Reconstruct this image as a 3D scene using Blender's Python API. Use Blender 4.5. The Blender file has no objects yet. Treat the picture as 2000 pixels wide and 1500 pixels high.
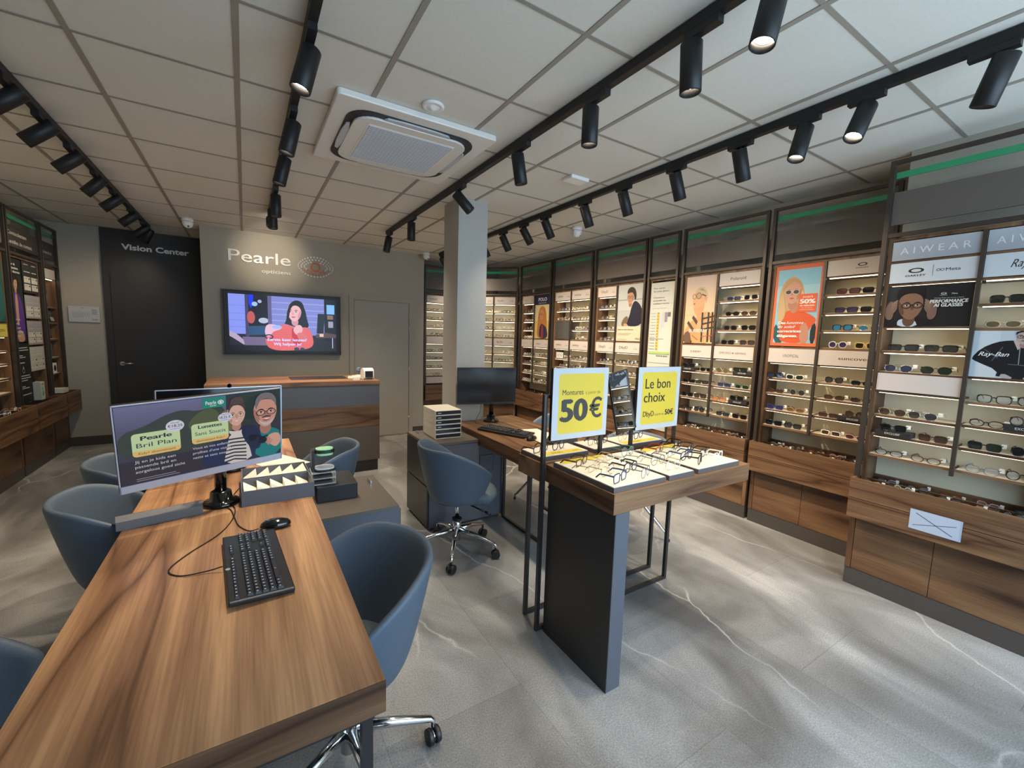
import bpy, bmesh, math, random
from mathutils import Vector, Matrix, Euler
PI = math.pi
C = bpy.context.scene.collection
SC = bpy.context.scene
random.seed(7)

# ------------------------------------------------------------------ camera
FPX, CAMH = 836.0, 1.54
def _n(v): return Vector(v).normalized()
_d = _n((478-1000, -(643-750), -FPX)); _l = _n((2350-1000, -(700-750), -FPX))
_l = (_l - _d*_l.dot(_d)).normalized(); _u = _l.cross(_d)
cam = bpy.data.cameras.new('camera'); camo = bpy.data.objects.new('camera', cam); C.objects.link(camo)
cam.sensor_fit = 'HORIZONTAL'; cam.sensor_width = 36.0; cam.lens = FPX/2000*36.0; cam.clip_start = .02
camo.matrix_world = Matrix(((_l.x, _l.y, _l.z, 0), (_d.x, _d.y, _d.z, 0), (_u.x, _u.y, _u.z, CAMH), (0, 0, 0, 1)))
SC.camera = camo

# ------------------------------------------------------------------ world (overcast day outside the shop front), exposure
W = bpy.data.worlds.new('world'); SC.world = W; W.use_nodes = True
bg = W.node_tree.nodes['Background']; bg.inputs[0].default_value = (.62, .80, 1.0, 1); bg.inputs[1].default_value = .9
vs = SC.view_settings; vs.view_transform = 'Standard'; vs.look = 'None'; vs.gamma = 1; vs.use_curve_mapping = False
vs.exposure = 1.0
SPOT_W, STRIP_E, SCREEN_E, DAY_W = 44.0, 3.7, .36, 56.0
def area(name, loc, rot, sx, sy, power, col):
    d = bpy.data.lights.new(name, 'AREA'); d.shape = 'RECTANGLE'; d.size = sx; d.size_y = sy; d.energy = power; d.color = col
    o = bpy.data.objects.new(name, d); C.objects.link(o); o.location = loc; o.rotation_euler = rot
    return o
# daylight through the shop-front glazing behind the photographer (wall_front), towards +Y
area('daylight_shopfront', (1.9, -1.16, 1.45), (PI/2-.25, 0, 0), 3.2, 2.1, DAY_W, (.55, .78, 1.0))

# ------------------------------------------------------------------ colours and materials
def lin(c):
    c /= 255.0
    return c/12.92 if c <= .04045 else ((c+.055)/1.055)**2.4
def rgb(r, g, b): return (lin(r), lin(g), lin(b), 1)
MATS = {}
def mat(name, col, rough=.5, metal=0, spec=.5, emit=None, es=0, alpha=None, coat=0):
    if name in MATS: return MATS[name]
    m = bpy.data.materials.new(name); m.use_nodes = True; p = m.node_tree.nodes['Principled BSDF']
    p.inputs['Base Color'].default_value = col; p.inputs['Roughness'].default_value = rough; p.inputs['Metallic'].default_value = metal
    p.inputs['Specular IOR Level'].default_value = spec; p.inputs['Coat Weight'].default_value = coat
    if emit: p.inputs['Emission Color'].default_value = emit; p.inputs['Emission Strength'].default_value = es
    if alpha is not None:
        nt = m.node_tree; tr = nt.nodes.new('ShaderNodeBsdfTransparent'); mx = nt.nodes.new('ShaderNodeMixShader')
        mx.inputs[0].default_value = alpha; nt.links.new(tr.outputs[0], mx.inputs[1]); nt.links.new(p.outputs[0], mx.inputs[2])
        nt.links.new(mx.outputs[0], nt.nodes['Material Output'].inputs[0])
    MATS[name] = m
    return m
def nodes(m): return m.node_tree.nodes, m.node_tree.links, m.node_tree.nodes['Principled BSDF']
def noise_col(name, c1, c2, scale, rough=.6, bump=0, detail=4, mapping=(1, 1, 1), spec=.4):
    if name in MATS: return MATS[name]
    m = mat(name, c1, rough, spec=spec); N, L, p = nodes(m)
    tc = N.new('ShaderNodeTexCoord'); mp = N.new('ShaderNodeMapping'); mp.inputs['Scale'].default_value = mapping
    nz = N.new('ShaderNodeTexNoise'); nz.inputs['Scale'].default_value = scale; nz.inputs['Detail'].default_value = detail
    cr = N.new('ShaderNodeValToRGB'); cr.color_ramp.elements[0].position = .35; cr.color_ramp.elements[1].position = .65
    cr.color_ramp.elements[0].color = c1; cr.color_ramp.elements[1].color = c2
    L.new(tc.outputs['Object'], mp.inputs[0]); L.new(mp.outputs[0], nz.inputs[0]); L.new(nz.outputs[0], cr.inputs[0]); L.new(cr.outputs[0], p.inputs['Base Color'])
    if bump:
        b = N.new('ShaderNodeBump'); b.inputs['Strength'].default_value = bump; b.inputs['Distance'].default_value = .002
        L.new(nz.outputs[0], b.inputs['Height']); L.new(b.outputs[0], p.inputs['Normal'])
    return m
def walnut(name, axis, bright=1.0, rough=.42):
    """walnut veneer, grain running along the given local axis"""
    if name in MATS: return MATS[name]
    m = mat(name, rgb(120, 80, 55), rough, spec=.35); N, L, p = nodes(m)
    tc = N.new('ShaderNodeTexCoord'); mp = N.new('ShaderNodeMapping')
    s = [1.0, 1.0, 1.0]; s[axis] = .11; mp.inputs['Scale'].default_value = s
    L.new(tc.outputs['Object'], mp.inputs[0])
    n0 = N.new('ShaderNodeTexNoise'); n0.inputs['Scale'].default_value = 2.6; n0.inputs['Detail'].default_value = 3; n0.inputs['Roughness'].default_value = .45; n0.inputs['Distortion'].default_value = .35
    L.new(mp.outputs[0], n0.inputs[0])
    mu = N.new('ShaderNodeMath'); mu.operation = 'MULTIPLY'; mu.inputs[1].default_value = 17; L.new(n0.outputs[0], mu.inputs[0])
    fr = N.new('ShaderNodeMath'); fr.operation = 'PINGPONG'; fr.inputs[1].default_value = 1.0; L.new(mu.outputs[0], fr.inputs[0])
    def stretched(k_, along, det):
        q = N.new('ShaderNodeMapping'); v = [k_]*3; v[axis] = along; q.inputs['Scale'].default_value = v; L.new(tc.outputs['Object'], q.inputs[0])
        n = N.new('ShaderNodeTexNoise'); n.inputs['Scale'].default_value = 1.0; n.inputs['Detail'].default_value = det; L.new(q.outputs[0], n.inputs[0]); return n
    n1 = stretched(16, .8, 4); n2 = stretched(170, 4.0, 2)
    def sc(c): return (c[0]*bright, c[1]*bright, c[2]*bright, 1)
    cr = N.new('ShaderNodeValToRGB'); e = cr.color_ramp.elements
    e[0].position = .0; e[0].color = sc(rgb(112, 80, 58)); e[1].position = 1; e[1].color = sc(rgb(186, 144, 106))
    k = e.new(.14); k.color = sc(rgb(146, 106, 78)); k = e.new(.5); k.color = sc(rgb(172, 130, 96))
    L.new(fr.outputs[0], cr.inputs[0])
    cr1 = N.new('ShaderNodeValToRGB'); cr1.color_ramp.elements[0].position = .3; cr1.color_ramp.elements[0].color = (.52, .47, .44, 1); cr1.color_ramp.elements[1].position = .68; cr1.color_ramp.elements[1].color = (1.12, 1.1, 1.06, 1)
    L.new(n1.outputs[0], cr1.inputs[0])
    m1 = N.new('ShaderNodeMixRGB'); m1.blend_type = 'MULTIPLY'; m1.inputs[0].default_value = .9; L.new(cr.outputs[0], m1.inputs[1]); L.new(cr1.outputs[0], m1.inputs[2])
    mul = N.new('ShaderNodeMixRGB'); mul.blend_type = 'MULTIPLY'; mul.inputs[0].default_value = .5
    cr2 = N.new('ShaderNodeValToRGB'); cr2.color_ramp.elements[0].position = .35; cr2.color_ramp.elements[0].color = (.55, .5, .46, 1); cr2.color_ramp.elements[1].position = .62; cr2.color_ramp.elements[1].color = (1, 1, 1, 1)
    L.new(n2.outputs[0], cr2.inputs[0]); L.new(m1.outputs[0], mul.inputs[1]); L.new(cr2.outputs[0], mul.inputs[2]); L.new(mul.outputs[0], p.inputs['Base Color'])
    bp = N.new('ShaderNodeBump'); bp.inputs['Strength'].default_value = .08; bp.inputs['Distance'].default_value = .001
    L.new(n2.outputs[0], bp.inputs['Height']); L.new(bp.outputs[0], p.inputs['Normal'])
    return m
WX = walnut('walnut_x', 0, .47); WY = walnut('walnut_y', 1, .5); WZ = walnut('walnut_z', 2, .5)
WDESK = walnut('walnut_desk', 1, 1.15, .38); WTAB = walnut('walnut_table', 0, .62)
TAUPE = noise_col('taupe_laminate', rgb(92, 84, 77), rgb(96, 88, 81), 300, .45)
DARK = noise_col('dark_laminate', rgb(50, 46, 45), rgb(54, 50, 48), 300, .4)
BRONZE = mat('bronze_frame', rgb(72, 63, 56), .4, .5)
STEEL = mat('dark_steel', rgb(66, 64, 64), .35, .6)
PLINTH = noise_col('plinth_laminate', rgb(70, 64, 60), rgb(76, 70, 66), 200, .5)
BACK = mat('shelf_back', rgb(226, 216, 188), .5)
SHELF = mat('shelf_top', rgb(212, 202, 182), .4)
SIGN = mat('sign_board', rgb(226, 212, 203), .45)
SIGNC = mat('sign_board_cool', rgb(222, 224, 226), .4)
GREEN = mat('green_acrylic', rgb(38, 140, 92), .2, coat=.5)
STRIP = mat('led_strip', (1, 1, 1, 1), .5, emit=(1.0, .83, .56, 1), es=STRIP_E); STRIPL = mat('led_strip_dim', (1, 1, 1, 1), .5, emit=(1.0, .83, .56, 1), es=STRIP_E*.5)
BLACK = mat('black_plastic', rgb(24, 24, 26), .42)
BLACKG = mat('black_gloss', rgb(10, 10, 12), .12, coat=.4)
SPOTB = noise_col('spot_black', rgb(26, 25, 26), rgb(30, 29, 30), 400, .48)
CHROME = mat('chrome', (.82, .83, .85, 1), .12, 1)
BRUSH = mat('brushed_steel', (.55, .56, .58, 1), .32, 1)
BRASS = mat('brass', (.72, .52, .34, 1), .25, 1)
WHITE = mat('white_plastic', rgb(232, 230, 226), .4)
OFFW = mat('offwhite', rgb(214, 208, 196), .5)
SILVER = mat('silver_plastic', rgb(196, 204, 222), .3, .5)
GREYB = noise_col('grey_board', rgb(98, 96, 98), rgb(104, 102, 104), 300, .6)
SLATE = noise_col('slate_laminate', rgb(84, 86, 94), rgb(90, 92, 100), 250, .5)
NAVYBOX = mat('navy_black_box', rgb(20, 21, 26), .5)
MIRROR = mat('mirror', (.9, .9, .9, 1), .02, 1)
BLUEL = noise_col('blue_leather', rgb(78, 91, 106), rgb(84, 97, 112), 260, .5, .12)
BLUEIN = noise_col('blue_leather_seat', rgb(78, 92, 102), rgb(84, 98, 108), 260, .55, .12)
ACRYL = mat('clear_acrylic', (.9, .93, .95, 1), .05, alpha=.28)
LAMPON = mat('lamp_on', (1, 1, 1, 1), .5, emit=(1, .86, .66, 1), es=26)
REFL = mat('lamp_reflector', (.9, .88, .84, 1), .2, .8)
def attr_mat(name, emis=0, rough=.5):
    m = mat(name, (1, 1, 1, 1), rough, spec=.3); N, L, p = nodes(m)
    a = N.new('ShaderNodeAttribute'); a.attribute_name = 'Col'
    if emis:
        p.inputs['Base Color'].default_value = (.01, .01, .012, 1); p.inputs['Roughness'].default_value = .3
        L.new(a.outputs['Color'], p.inputs['Emission Color']); p.inputs['Emission Strength'].default_value = emis
    else:
        k = N.new('ShaderNodeMixRGB'); k.blend_type = 'MULTIPLY'; k.inputs[0].default_value = 1; k.inputs[2].default_value = (.66, .66, .66, 1); L.new(a.outputs['Color'], k.inputs[1]); L.new(k.outputs[0], p.inputs['Base Color'])
    return m
PRINT = attr_mat('print'); SCREEN = attr_mat('screen', SCREEN_E); SCREEN2 = attr_mat('television_screen', .6)

# ------------------------------------------------------------------ mesh builder
class MB:
    def __init__(s): s.v = []; s.f = []; s.m = []; s.c = []; s.sm = []
    def face(s, idx, m=0, col=None, smooth=False): s.f.append(tuple(idx)); s.m.append(m); s.c.append(col); s.sm.append(smooth)
    def add(s, pts): n = len(s.v); s.v += [tuple(p) for p in pts]; return n
    def box(s, x0, x1, y0, y1, z0, z1, m=0, M=None):
        P = [(x, y, z) for z in (z0, z1) for y in (y0, y1) for x in (x0, x1)]
        if M is not None: P = [M @ Vector(p) for p in P]
        n = s.add(P)
        for q in ((0, 2, 3, 1), (4, 5, 7, 6), (0, 1, 5, 4), (2, 6, 7, 3), (0, 4, 6, 2), (1, 3, 7, 5)): s.face([n+i for i in q], m)
        return s
    def cbox(s, cx, cy, cz, w, d, h, m=0, M=None): return s.box(cx-w/2, cx+w/2, cy-d/2, cy+d/2, cz-h/2, cz+h/2, m, M)
    def prism(s, poly, z0, z1, m=0, M=None, mtop=None):
        n = len(poly); P = [(x, y, z0) for x, y in poly]+[(x, y, z1) for x, y in poly]
        if M is not None: P = [M @ Vector(p) for p in P]
        a = s.add(P); s.face([a+i for i in reversed(range(n))], m); s.face([a+n+i for i in range(n)], m if mtop is None else mtop)
        for i in range(n): j = (i+1) % n; s.face([a+i, a+j, a+n+j, a+n+i], m)
        return s
    def tube(s, p0, p1, r0, r1=None, n=12, m=0, caps=True):
        return s.sweep([p0, p1], [r0, r0 if r1 is None else r1], n, m, caps)
    def sweep(s, pts, r, n=6, m=0, caps=True, closed=False, flat=None):
        pts = [Vector(p) for p in pts]; k = len(pts)
        if not isinstance(r, (list, tuple)): r = [r]*k
        rings = []; up0 = None
        for i, p in enumerate(pts):
            if closed: t = pts[(i+1) % k]-pts[i-1]
            else: t = pts[min(i+1, k-1)]-pts[max(i-1, 0)]
            t = t.normalized() if t.length > 1e-9 else Vector((0, 0, 1))
            if up0 is None: up0 = Vector((0, 0, 1)) if abs(t.z) < .9 else Vector((1, 0, 0))
            a = up0 - t*up0.dot(t)
            if a.length < 1e-6: a = Vector((1, 0, 0)) - t*t.x
            a.normalize(); b = t.cross(a); up0 = a
            fa, fb = flat if flat else (1, 1)
            rings.append(s.add([p + a*math.cos(2*PI*j/n)*r[i]*fa + b*math.sin(2*PI*j/n)*r[i]*fb for j in range(n)]))
        for i in range(k if closed else k-1):
            A, B = rings[i], rings[(i+1) % k]
            for j in range(n): q = (j+1) % n; s.face([A+j, A+q, B+q, B+j], m, smooth=n > 5)
        if caps and not closed:
            s.face([rings[0]+j for j in reversed(range(n))], m); s.face([rings[-1]+j for j in range(n)], m)
        return s
    def lathe(s, prof, n=20, m=0, M=None, caps=True):
        rings = []
        for r, z in prof:
            P = [(r*math.cos(2*PI*j/n), r*math.sin(2*PI*j/n), z) for j in range(n)]
            if M is not None: P = [M @ Vector(p) for p in P]
            rings.append(s.add(P))
        for A, B in zip(rings, rings[1:]):
            for j in range(n): q = (j+1) % n; s.face([A+j, A+q, B+q, B+j], m, smooth=True)
        if caps: s.face([rings[0]+j for j in reversed(range(n))], m); s.face([rings[-1]+j for j in range(n)], m)
        return s
    def mesh(s, name, mats):
        me = bpy.data.meshes.new(name); me.from_pydata(s.v, [], s.f)
        for m in (mats if isinstance(mats, (list, tuple)) else [mats]): me.materials.append(m)
        me.polygons.foreach_set('material_index', s.m); me.polygons.foreach_set('use_smooth', s.sm)
        if any(c is not None for c in s.c):
            ca = me.color_attributes.new('Col', 'FLOAT_COLOR', 'CORNER'); buf = []
            for poly, c in zip(me.polygons, s.c):
                c = c or (1, 1, 1, 1); buf += list(c)*poly.loop_total
            ca.data.foreach_set('color', buf)
        me.update(); return me
    def build(s, name, mats, parent=None, loc=None, rot=None, bevel=0, subsurf=0):
        o = bpy.data.objects.new(name, s.mesh(name, mats)); C.objects.link(o)
        if parent: o.parent = parent
        if loc is not None: o.location = loc
        if rot is not None: o.rotation_euler = rot if isinstance(rot, (tuple, list, Euler)) else (0, 0, rot)
        if bevel:
            b = o.modifiers.new('bevel', 'BEVEL'); b.width = bevel; b.segments = 2; b.limit_method = 'ANGLE'; b.angle_limit = .7
        if subsurf:
            q = o.modifiers.new('subsurf', 'SUBSURF'); q.levels = subsurf; q.render_levels = subsurf
        return o
def tag(o, label=None, cat=None, group=None, kind=None):
    if label: o['label'] = label
    if cat: o['category'] = cat
    if group: o['group'] = group
    if kind: o['kind'] = kind
    return o
def thing(name, label, cat, loc=(0, 0, 0), rot=0, group=None):
    o = bpy.data.objects.new(name, None); C.objects.link(o); o.location = loc; o.empty_display_size = .05
    o.rotation_euler = rot if isinstance(rot, (tuple, list, Euler)) else (0, 0, rot)
    return tag(o, label, cat, group)
def struct(o): o['kind'] = 'structure'; return o
def copy_tree(o, parent=None):
    c = o.copy(); C.objects.link(c)
    if parent: c.parent = parent
    for ch in list(o.children): copy_tree(ch, c)
    return c

# ------------------------------------------------------------------ flat prints (posters, screens, lettering)
_txt = {}
def text_geo(s, bold=0.0, shear=0.0):
    k = (s, bold, shear)
    if k in _txt: return _txt[k]
    cu = bpy.data.curves.new('t', 'FONT'); cu.body = s; cu.size = 1; cu.resolution_u = 4 if len(s) < 8 else 3; cu.offset = bold; cu.shear = shear; cu.dimensions = '2D'; cu.fill_mode = 'BOTH'
    o = bpy.data.objects.new('t', cu); C.objects.link(o); dg = bpy.context.evaluated_depsgraph_get()
    me = bpy.data.meshes.new_from_object(o.evaluated_get(dg))
    V = [(v.co.x, v.co.y) for v in me.vertices]; F = [tuple(p.vertices) for p in me.polygons]
    bpy.data.objects.remove(o); bpy.data.curves.remove(cu); bpy.data.meshes.remove(me)
    if not V: V = [(0, 0)]
    x0 = min(v[0] for v in V); x1 = max(v[0] for v in V)
    _txt[k] = ([(x-x0, y) for x, y in V], F, max(x1-x0, .01)); return _txt[k]
def sm(pts, it=2, closed=True):
    """corner-cutting to round a polygon"""
    for _ in range(it):
        q = []
        n = len(pts)
        for i in range(n):
            a, b = pts[i], pts[(i+1) % n]
            q += [(a[0]*.75+b[0]*.25, a[1]*.75+b[1]*.25), (a[0]*.25+b[0]*.75, a[1]*.25+b[1]*.75)]
        pts = q
    return pts
class Art:
    """layers of flat colour on a board; x right, z up, facing -y; coordinates in metres from the lower left corner"""
    def __init__(s, w, h, base=(255, 255, 255), th=.006, side=(40, 38, 36)):
        s.w, s.h, s.mb, s.k = w, h, MB(), 0
        m = s.mb; n = m.add([(x, y, z) for z in (0, h) for y in (0, th) for x in (0, w)])
        sc = rgb(*side)
        for q in ((0, 2, 3, 1), (4, 5, 7, 6), (2, 6, 7, 3), (0, 4, 6, 2), (1, 3, 7, 5)): m.face([n+i for i in q], 0, sc)
        m.face([n+i for i in (0, 1, 5, 4)], 0, rgb(*base))
    def lay(s): s.k += 1; return -.00012*s.k
    def poly(s, pts, col, r=0, rel=True, y=None):
        if rel: pts = [(x*s.w, z*s.h) for x, z in pts]
        if r: pts = sm(pts, r)
        y = s.lay() if y is None else y
        area_ = sum(pts[i][0]*pts[(i+1) % len(pts)][1]-pts[(i+1) % len(pts)][0]*pts[i][1] for i in range(len(pts)))
        if area_ < 0: pts = pts[::-1]
        n = s.mb.add([(x, y, z) for x, z in pts]); s.mb.face(range(n, n+len(pts)), 0, rgb(*col)); return s
    def rect(s, x0, z0, x1, z1, col, rel=True, rad=0):
        if rad:
            P = []
            X0, Z0, X1, Z1 = (x0*s.w, z0*s.h, x1*s.w, z1*s.h) if rel else (x0, z0, x1, z1)
            for cx, cz, a in ((X1-rad, Z1-rad, 0), (X0+rad, Z1-rad, 90), (X0+rad, Z0+rad, 180), (X1-rad, Z0+rad, 270)):
                P += [(cx+rad*math.cos(math.radians(a+t)), cz+rad*math.sin(math.radians(a+t))) for t in (0, 22, 45, 68, 90)]
            return s.poly(P, col, 0, False)
        return s.poly([(x0, z0), (x1, z0), (x1, z1), (x0, z1)], col, 0, rel)
    def ell(s, cx, cz, rx, rz, col, n=20, rot=0, a0=0, a1=360, rel=True):
        if rel: cx, cz, rx, rz = cx*s.w, cz*s.h, rx*s.w, rz*s.h
        c, si = math.cos(rot), math.sin(rot); P = []
        for i in range(n+(a1-a0 < 360)):
            t = math.radians(a0+(a1-a0)*i/n); x, z = rx*math.cos(t), rz*math.sin(t); P.append((cx+x*c-z*si, cz+x*si+z*c))
        return s.poly(P, col, 0, False)
    def ring(s, cx, cz, rx, rz, t, col, n=20, rel=True):
        if rel: cx, cz, rx, rz = cx*s.w, cz*s.h, rx*s.w, rz*s.h
        y = s.lay(); P = []
        for i in range(n):
            a = 2*PI*i/n; P += [(cx+rx*math.cos(a), y, cz+rz*math.sin(a)), (cx+(rx-t)*math.cos(a), y, cz+(rz-t)*math.sin(a))]
        k = s.mb.add(P)
        for i in range(n): j = (i+1) % n; s.mb.face([k+2*i, k+2*i+1, k+2*j+1, k+2*j][::-1], 0, rgb(*col))
        return s
    def line(s, pts, wd, col, rel=True):
        if rel: pts = [(x*s.w, z*s.h) for x, z in pts]
        y = s.lay()
        for (ax, az), (bx, bz) in zip(pts, pts[1:]):
            dx, dz = bx-ax, bz-az; l = math.hypot(dx, dz) or 1; nx, nz = -dz/l*wd/2, dx/l*wd/2
            s.poly([(ax+nx, az+nz), (ax-nx, az-nz), (bx-nx, bz-nz), (bx+nx, bz+nz)], col, 0, False, y)
        return s
    def text(s, t, x, z, h, col, w=None, bold=0, shear=0, al='l', rel=True, rot=0):
        """cap height h; fits to width w when given; x,z = left (or centre/right) end of the baseline"""
        if rel: x, z, h = x*s.w, z*s.h, h*s.h; w = w*s.w if w else None
        V, F, tw = text_geo(t, 0, shear); k = h/.70; kx = (w/tw) if w else k; W_ = tw*kx
        ox = x - (W_/2 if al == 'c' else W_ if al == 'r' else 0); y = s.lay()
        D = [(0, 0)] if bold < .004 else [(-bold, 0), (bold, 0), (0, bold*.6), (0, -bold*.6)] if bold > .015 else [(-bold, 0), (bold, 0)]
        for q_, (dx, dz) in enumerate(D):
            if q_: y = s.lay()
            n = s.mb.add([(ox+(a+dx)*kx, y, z+(b+dz)*k) for a, b in V])
            for f in F: s.mb.face([n+i for i in f], 0, rgb(*col))
        return s
    def build(s, name, parent=None, loc=None, rot=None, m=None): return s.mb.build(name, m or PRINT, parent, loc, rot)
    def face_(s, cx, cz, r, skin, look=0, dark=None, lip=(170, 90, 85), glasses=None, lens=None, brow=(50, 36, 28)):
        """a head (radius r in metres at cx,cz in metres): cheeks, eyes, brows, nose, mouth; look -1..1"""
        dark = dark or tuple(int(c*.84) for c in skin); o = look*r*.28; E = dict(rel=False)
        s.ell(cx-look*r*.06, cz-r*1.25, r*.42, r*.55, dark, **E)
        s.poly([(cx-r*.8, cz+r*.75), (cx-r*.86, cz-.05*r), (cx-r*.62, cz-r*.75), (cx-r*.2+o*.4, cz-r*1.18), (cx+r*.2+o*.4, cz-r*1.18), (cx+r*.62, cz-r*.75), (cx+r*.86, cz-.05*r), (cx+r*.8, cz+r*.75), (cx+r*.35, cz+r*1.12), (cx-r*.35, cz+r*1.12)], skin, 2, False)
        sd = -1 if look > 0 else 1
        s.poly([(cx+sd*r*.84, cz+r*.5), (cx+sd*r*.84, cz-r*.15), (cx+sd*r*.55, cz-r*.8), (cx+sd*r*.35, cz-r*.7), (cx+sd*r*.52, cz)], dark, 1, False)
        for e in (-1, 1):
            ex = cx+e*r*.36+o
            s.poly([(ex-r*.2, cz+r*.22), (ex, cz+r*.3), (ex+r*.2, cz+r*.24), (ex+r*.2, cz+r*.3), (ex, cz+r*.38), (ex-r*.2, cz+r*.29)], brow, 1, False)
            s.ell(ex, cz+r*.08, r*.15, r*.075, (235, 228, 222), 12, **E); s.ell(ex+o*.15, cz+r*.08, r*.075, r*.075, (46, 34, 28), 10, **E)
            s.line([(ex-r*.17, cz+r*.1), (ex, cz+r*.17), (ex+r*.17, cz+r*.1)], r*.035, (50, 36, 30), False)
        s.poly([(cx+o*1.2-r*.05, cz+r*.1), (cx+o*1.4-r*.13, cz-r*.32), (cx+o*1.4+r*.13, cz-r*.32), (cx+o*1.2+r*.03, cz)], dark, 1, False)
        s.poly([(cx+o-r*.3, cz-r*.6), (cx+o-r*.08, cz-r*.53), (cx+o, cz-r*.56), (cx+o+r*.08, cz-r*.53), (cx+o+r*.3, cz-r*.6), (cx+o, cz-r*.74)], lip, 1, False)
        if glasses:
            for e in (-1, 1):
                ex = cx+e*r*.38+o
                if lens: s.ell(ex, cz+r*.05, r*.32, r*.25, lens, 16, **E)
                s.ring(ex, cz+r*.05, r*.34, r*.27, r*.06, glasses, 16, False)
            s.line([(cx+o-r*.07, cz+r*.1), (cx+o+r*.07, cz+r*.1)], r*.07, glasses, False)
        return s
# ================================================================== the room
def floor_mat():
    m = mat('stone_tile_floor', rgb(150, 146, 142), .34, spec=.4); N, L, p = nodes(m)
    tc = N.new('ShaderNodeTexCoord')
    br = N.new('ShaderNodeTexBrick'); br.offset = .5; br.inputs['Scale'].default_value = 1; br.inputs['Mortar Size'].default_value = .0015
    br.inputs['Brick Width'].default_value = 1.2; br.inputs['Row Height'].default_value = .6; br.inputs['Bias'].default_value = 0
    br.inputs['Color1'].default_value = (.86, .86, .86, 1); br.inputs['Color2'].default_value = (1.08, 1.08, 1.08, 1); br.inputs['Mortar'].default_value = (.7, .7, .7, 1)
    rot = N.new('ShaderNodeMapping'); rot.inputs['Rotation'].default_value = (0, 0, PI/2); rot.inputs['Location'].default_value = (.25, .2, 0)
    L.new(tc.outputs['Object'], rot.inputs[0]); L.new(rot.outputs[0], br.inputs[0])
    def noise(scale, det, mp=(1, 1, 1), rz=0, w=0):
        q = N.new('ShaderNodeMapping'); q.inputs['Scale'].default_value = mp; q.inputs['Rotation'].default_value = (0, 0, rz); L.new(tc.outputs['Object'], q.inputs[0])
        n = N.new('ShaderNodeTexNoise'); n.inputs['Scale'].default_value = scale; n.inputs['Detail'].default_value = det; n.inputs['Distortion'].default_value = w
        L.new(q.outputs[0], n.inputs[0]); return n
    def ramp(src, stops):
        r = N.new('ShaderNodeValToRGB'); e = r.color_ramp.elements
        e[0].position, e[0].color = stops[0]; e[1].position, e[1].color = stops[-1]
        for a, c in stops[1:-1]: k = e.new(a); k.color = c
        L.new(src, r.inputs[0]); return r
    cl = ramp(noise(1.9, 7, (1, .5, 1), .6, .8).outputs[0], [(.36, rgb(110, 108, 106)), (.5, rgb(136, 135, 134)), (.64, rgb(168, 167, 166))])
    gr = ramp(noise(160, 2).outputs[0], [(.3, (.68, .68, .68, 1)), (.7, (1.18, 1.18, 1.18, 1))])
    v = N.new('ShaderNodeTexVoronoi'); v.feature = 'DISTANCE_TO_EDGE'; v.inputs['Scale'].default_value = .8
    q = N.new('ShaderNodeMapping'); q.inputs['Scale'].default_value = (1.3, .55, 1); q.inputs['Rotation'].default_value = (0, 0, -.5); q.inputs['Location'].default_value = (1.7, .9, .35); L.new(tc.outputs['Object'], q.inputs[0])
    wn = noise(3.0, 5); mx = N.new('ShaderNodeMixRGB'); mx.blend_type = 'LINEAR_LIGHT'; mx.inputs[0].default_value = .10
    L.new(q.outputs[0], mx.inputs[1]); L.new(wn.outputs['Color'], mx.inputs[2]); L.new(mx.outputs[0], v.inputs['Vector'])
    ve = ramp(v.outputs['Distance'], [(0, (1, 1, 1, 1)), (.0025, (.45, .45, .45, 1)), (.0065, (0, 0, 0, 1))])
    ms = ramp(noise(1.1, 2).outputs[0], [(.44, (0, 0, 0, 1)), (.56, (1, 1, 1, 1))])
    def mul(a, b, t='MULTIPLY', f=1.0):
        k = N.new('ShaderNodeMixRGB'); k.blend_type = t; k.inputs[0].default_value = f; L.new(a, k.inputs[1]); L.new(b, k.inputs[2]); return k
    c = mul(mul(cl.outputs[0], br.outputs['Color']).outputs[0], gr.outputs[0]); vm = mul(ve.outputs[0], ms.outputs[0])
    vein = N.new('ShaderNodeMixRGB'); vein.inputs[2].default_value = rgb(222, 218, 212); sc = N.new('ShaderNodeMath'); sc.operation = 'MULTIPLY'; sc.inputs[1].default_value = .55
    L.new(vm.outputs[0], sc.inputs[0]); L.new(sc.outputs[0], vein.inputs[0]); L.new(c.outputs[0], vein.inputs[1]); L.new(vein.outputs[0], p.inputs['Base Color'])
    b = N.new('ShaderNodeBump'); b.inputs['Strength'].default_value = .06; b.inputs['Distance'].default_value = .001; L.new(gr.outputs[0], b.inputs['Height']); L.new(b.outputs[0], p.inputs['Normal'])
    return m
WALL = noise_col('wall_paint', rgb(164, 157, 144), rgb(168, 161, 148), 60, .7, .05)
WALLD = noise_col('dark_wall_panel', rgb(52, 49, 49), rgb(56, 53, 52), 120, .5)
CEIL = noise_col('ceiling_tile', rgb(214, 210, 199), rgb(218, 214, 204), 90, .85)
GRID = mat('ceiling_tee', rgb(150, 142, 130), .6)
DOORC = noise_col('door_paint', rgb(160, 154, 142), rgb(163, 157, 146), 80, .5)
YB, YV, XL, XR, YF, HC = 6.42, 7.42, -2.12, 3.94, -1.2, 2.75
struct(MB().box(XL-.1, XR+.1, YF-.1, YV+.1, -.1, 0).build('floor', floor_mat()))
struct(MB().box(XL-.1, XR+.1, YF-.1, YV+.1, HC, HC+.1).build('ceiling', CEIL))
g = MB()
for k in range(-4, 7): x = .007+.594*k; g.box(x-.012, x+.012, YF, YV, HC-.004, HC)
for k in range(-3, 12): y = .842+.5915*k; g.box(XL, XR, y-.009, y+.009, HC-.003, HC)
struct(g.build('ceiling_grid', GRID))
struct(MB().box(XL-.1, XL, YF, YV, 0, HC).build('wall_left', WALL))
struct(MB().box(XR, XR+.1, YF, YV, 0, HC).build('wall_right', WALL))
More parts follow.
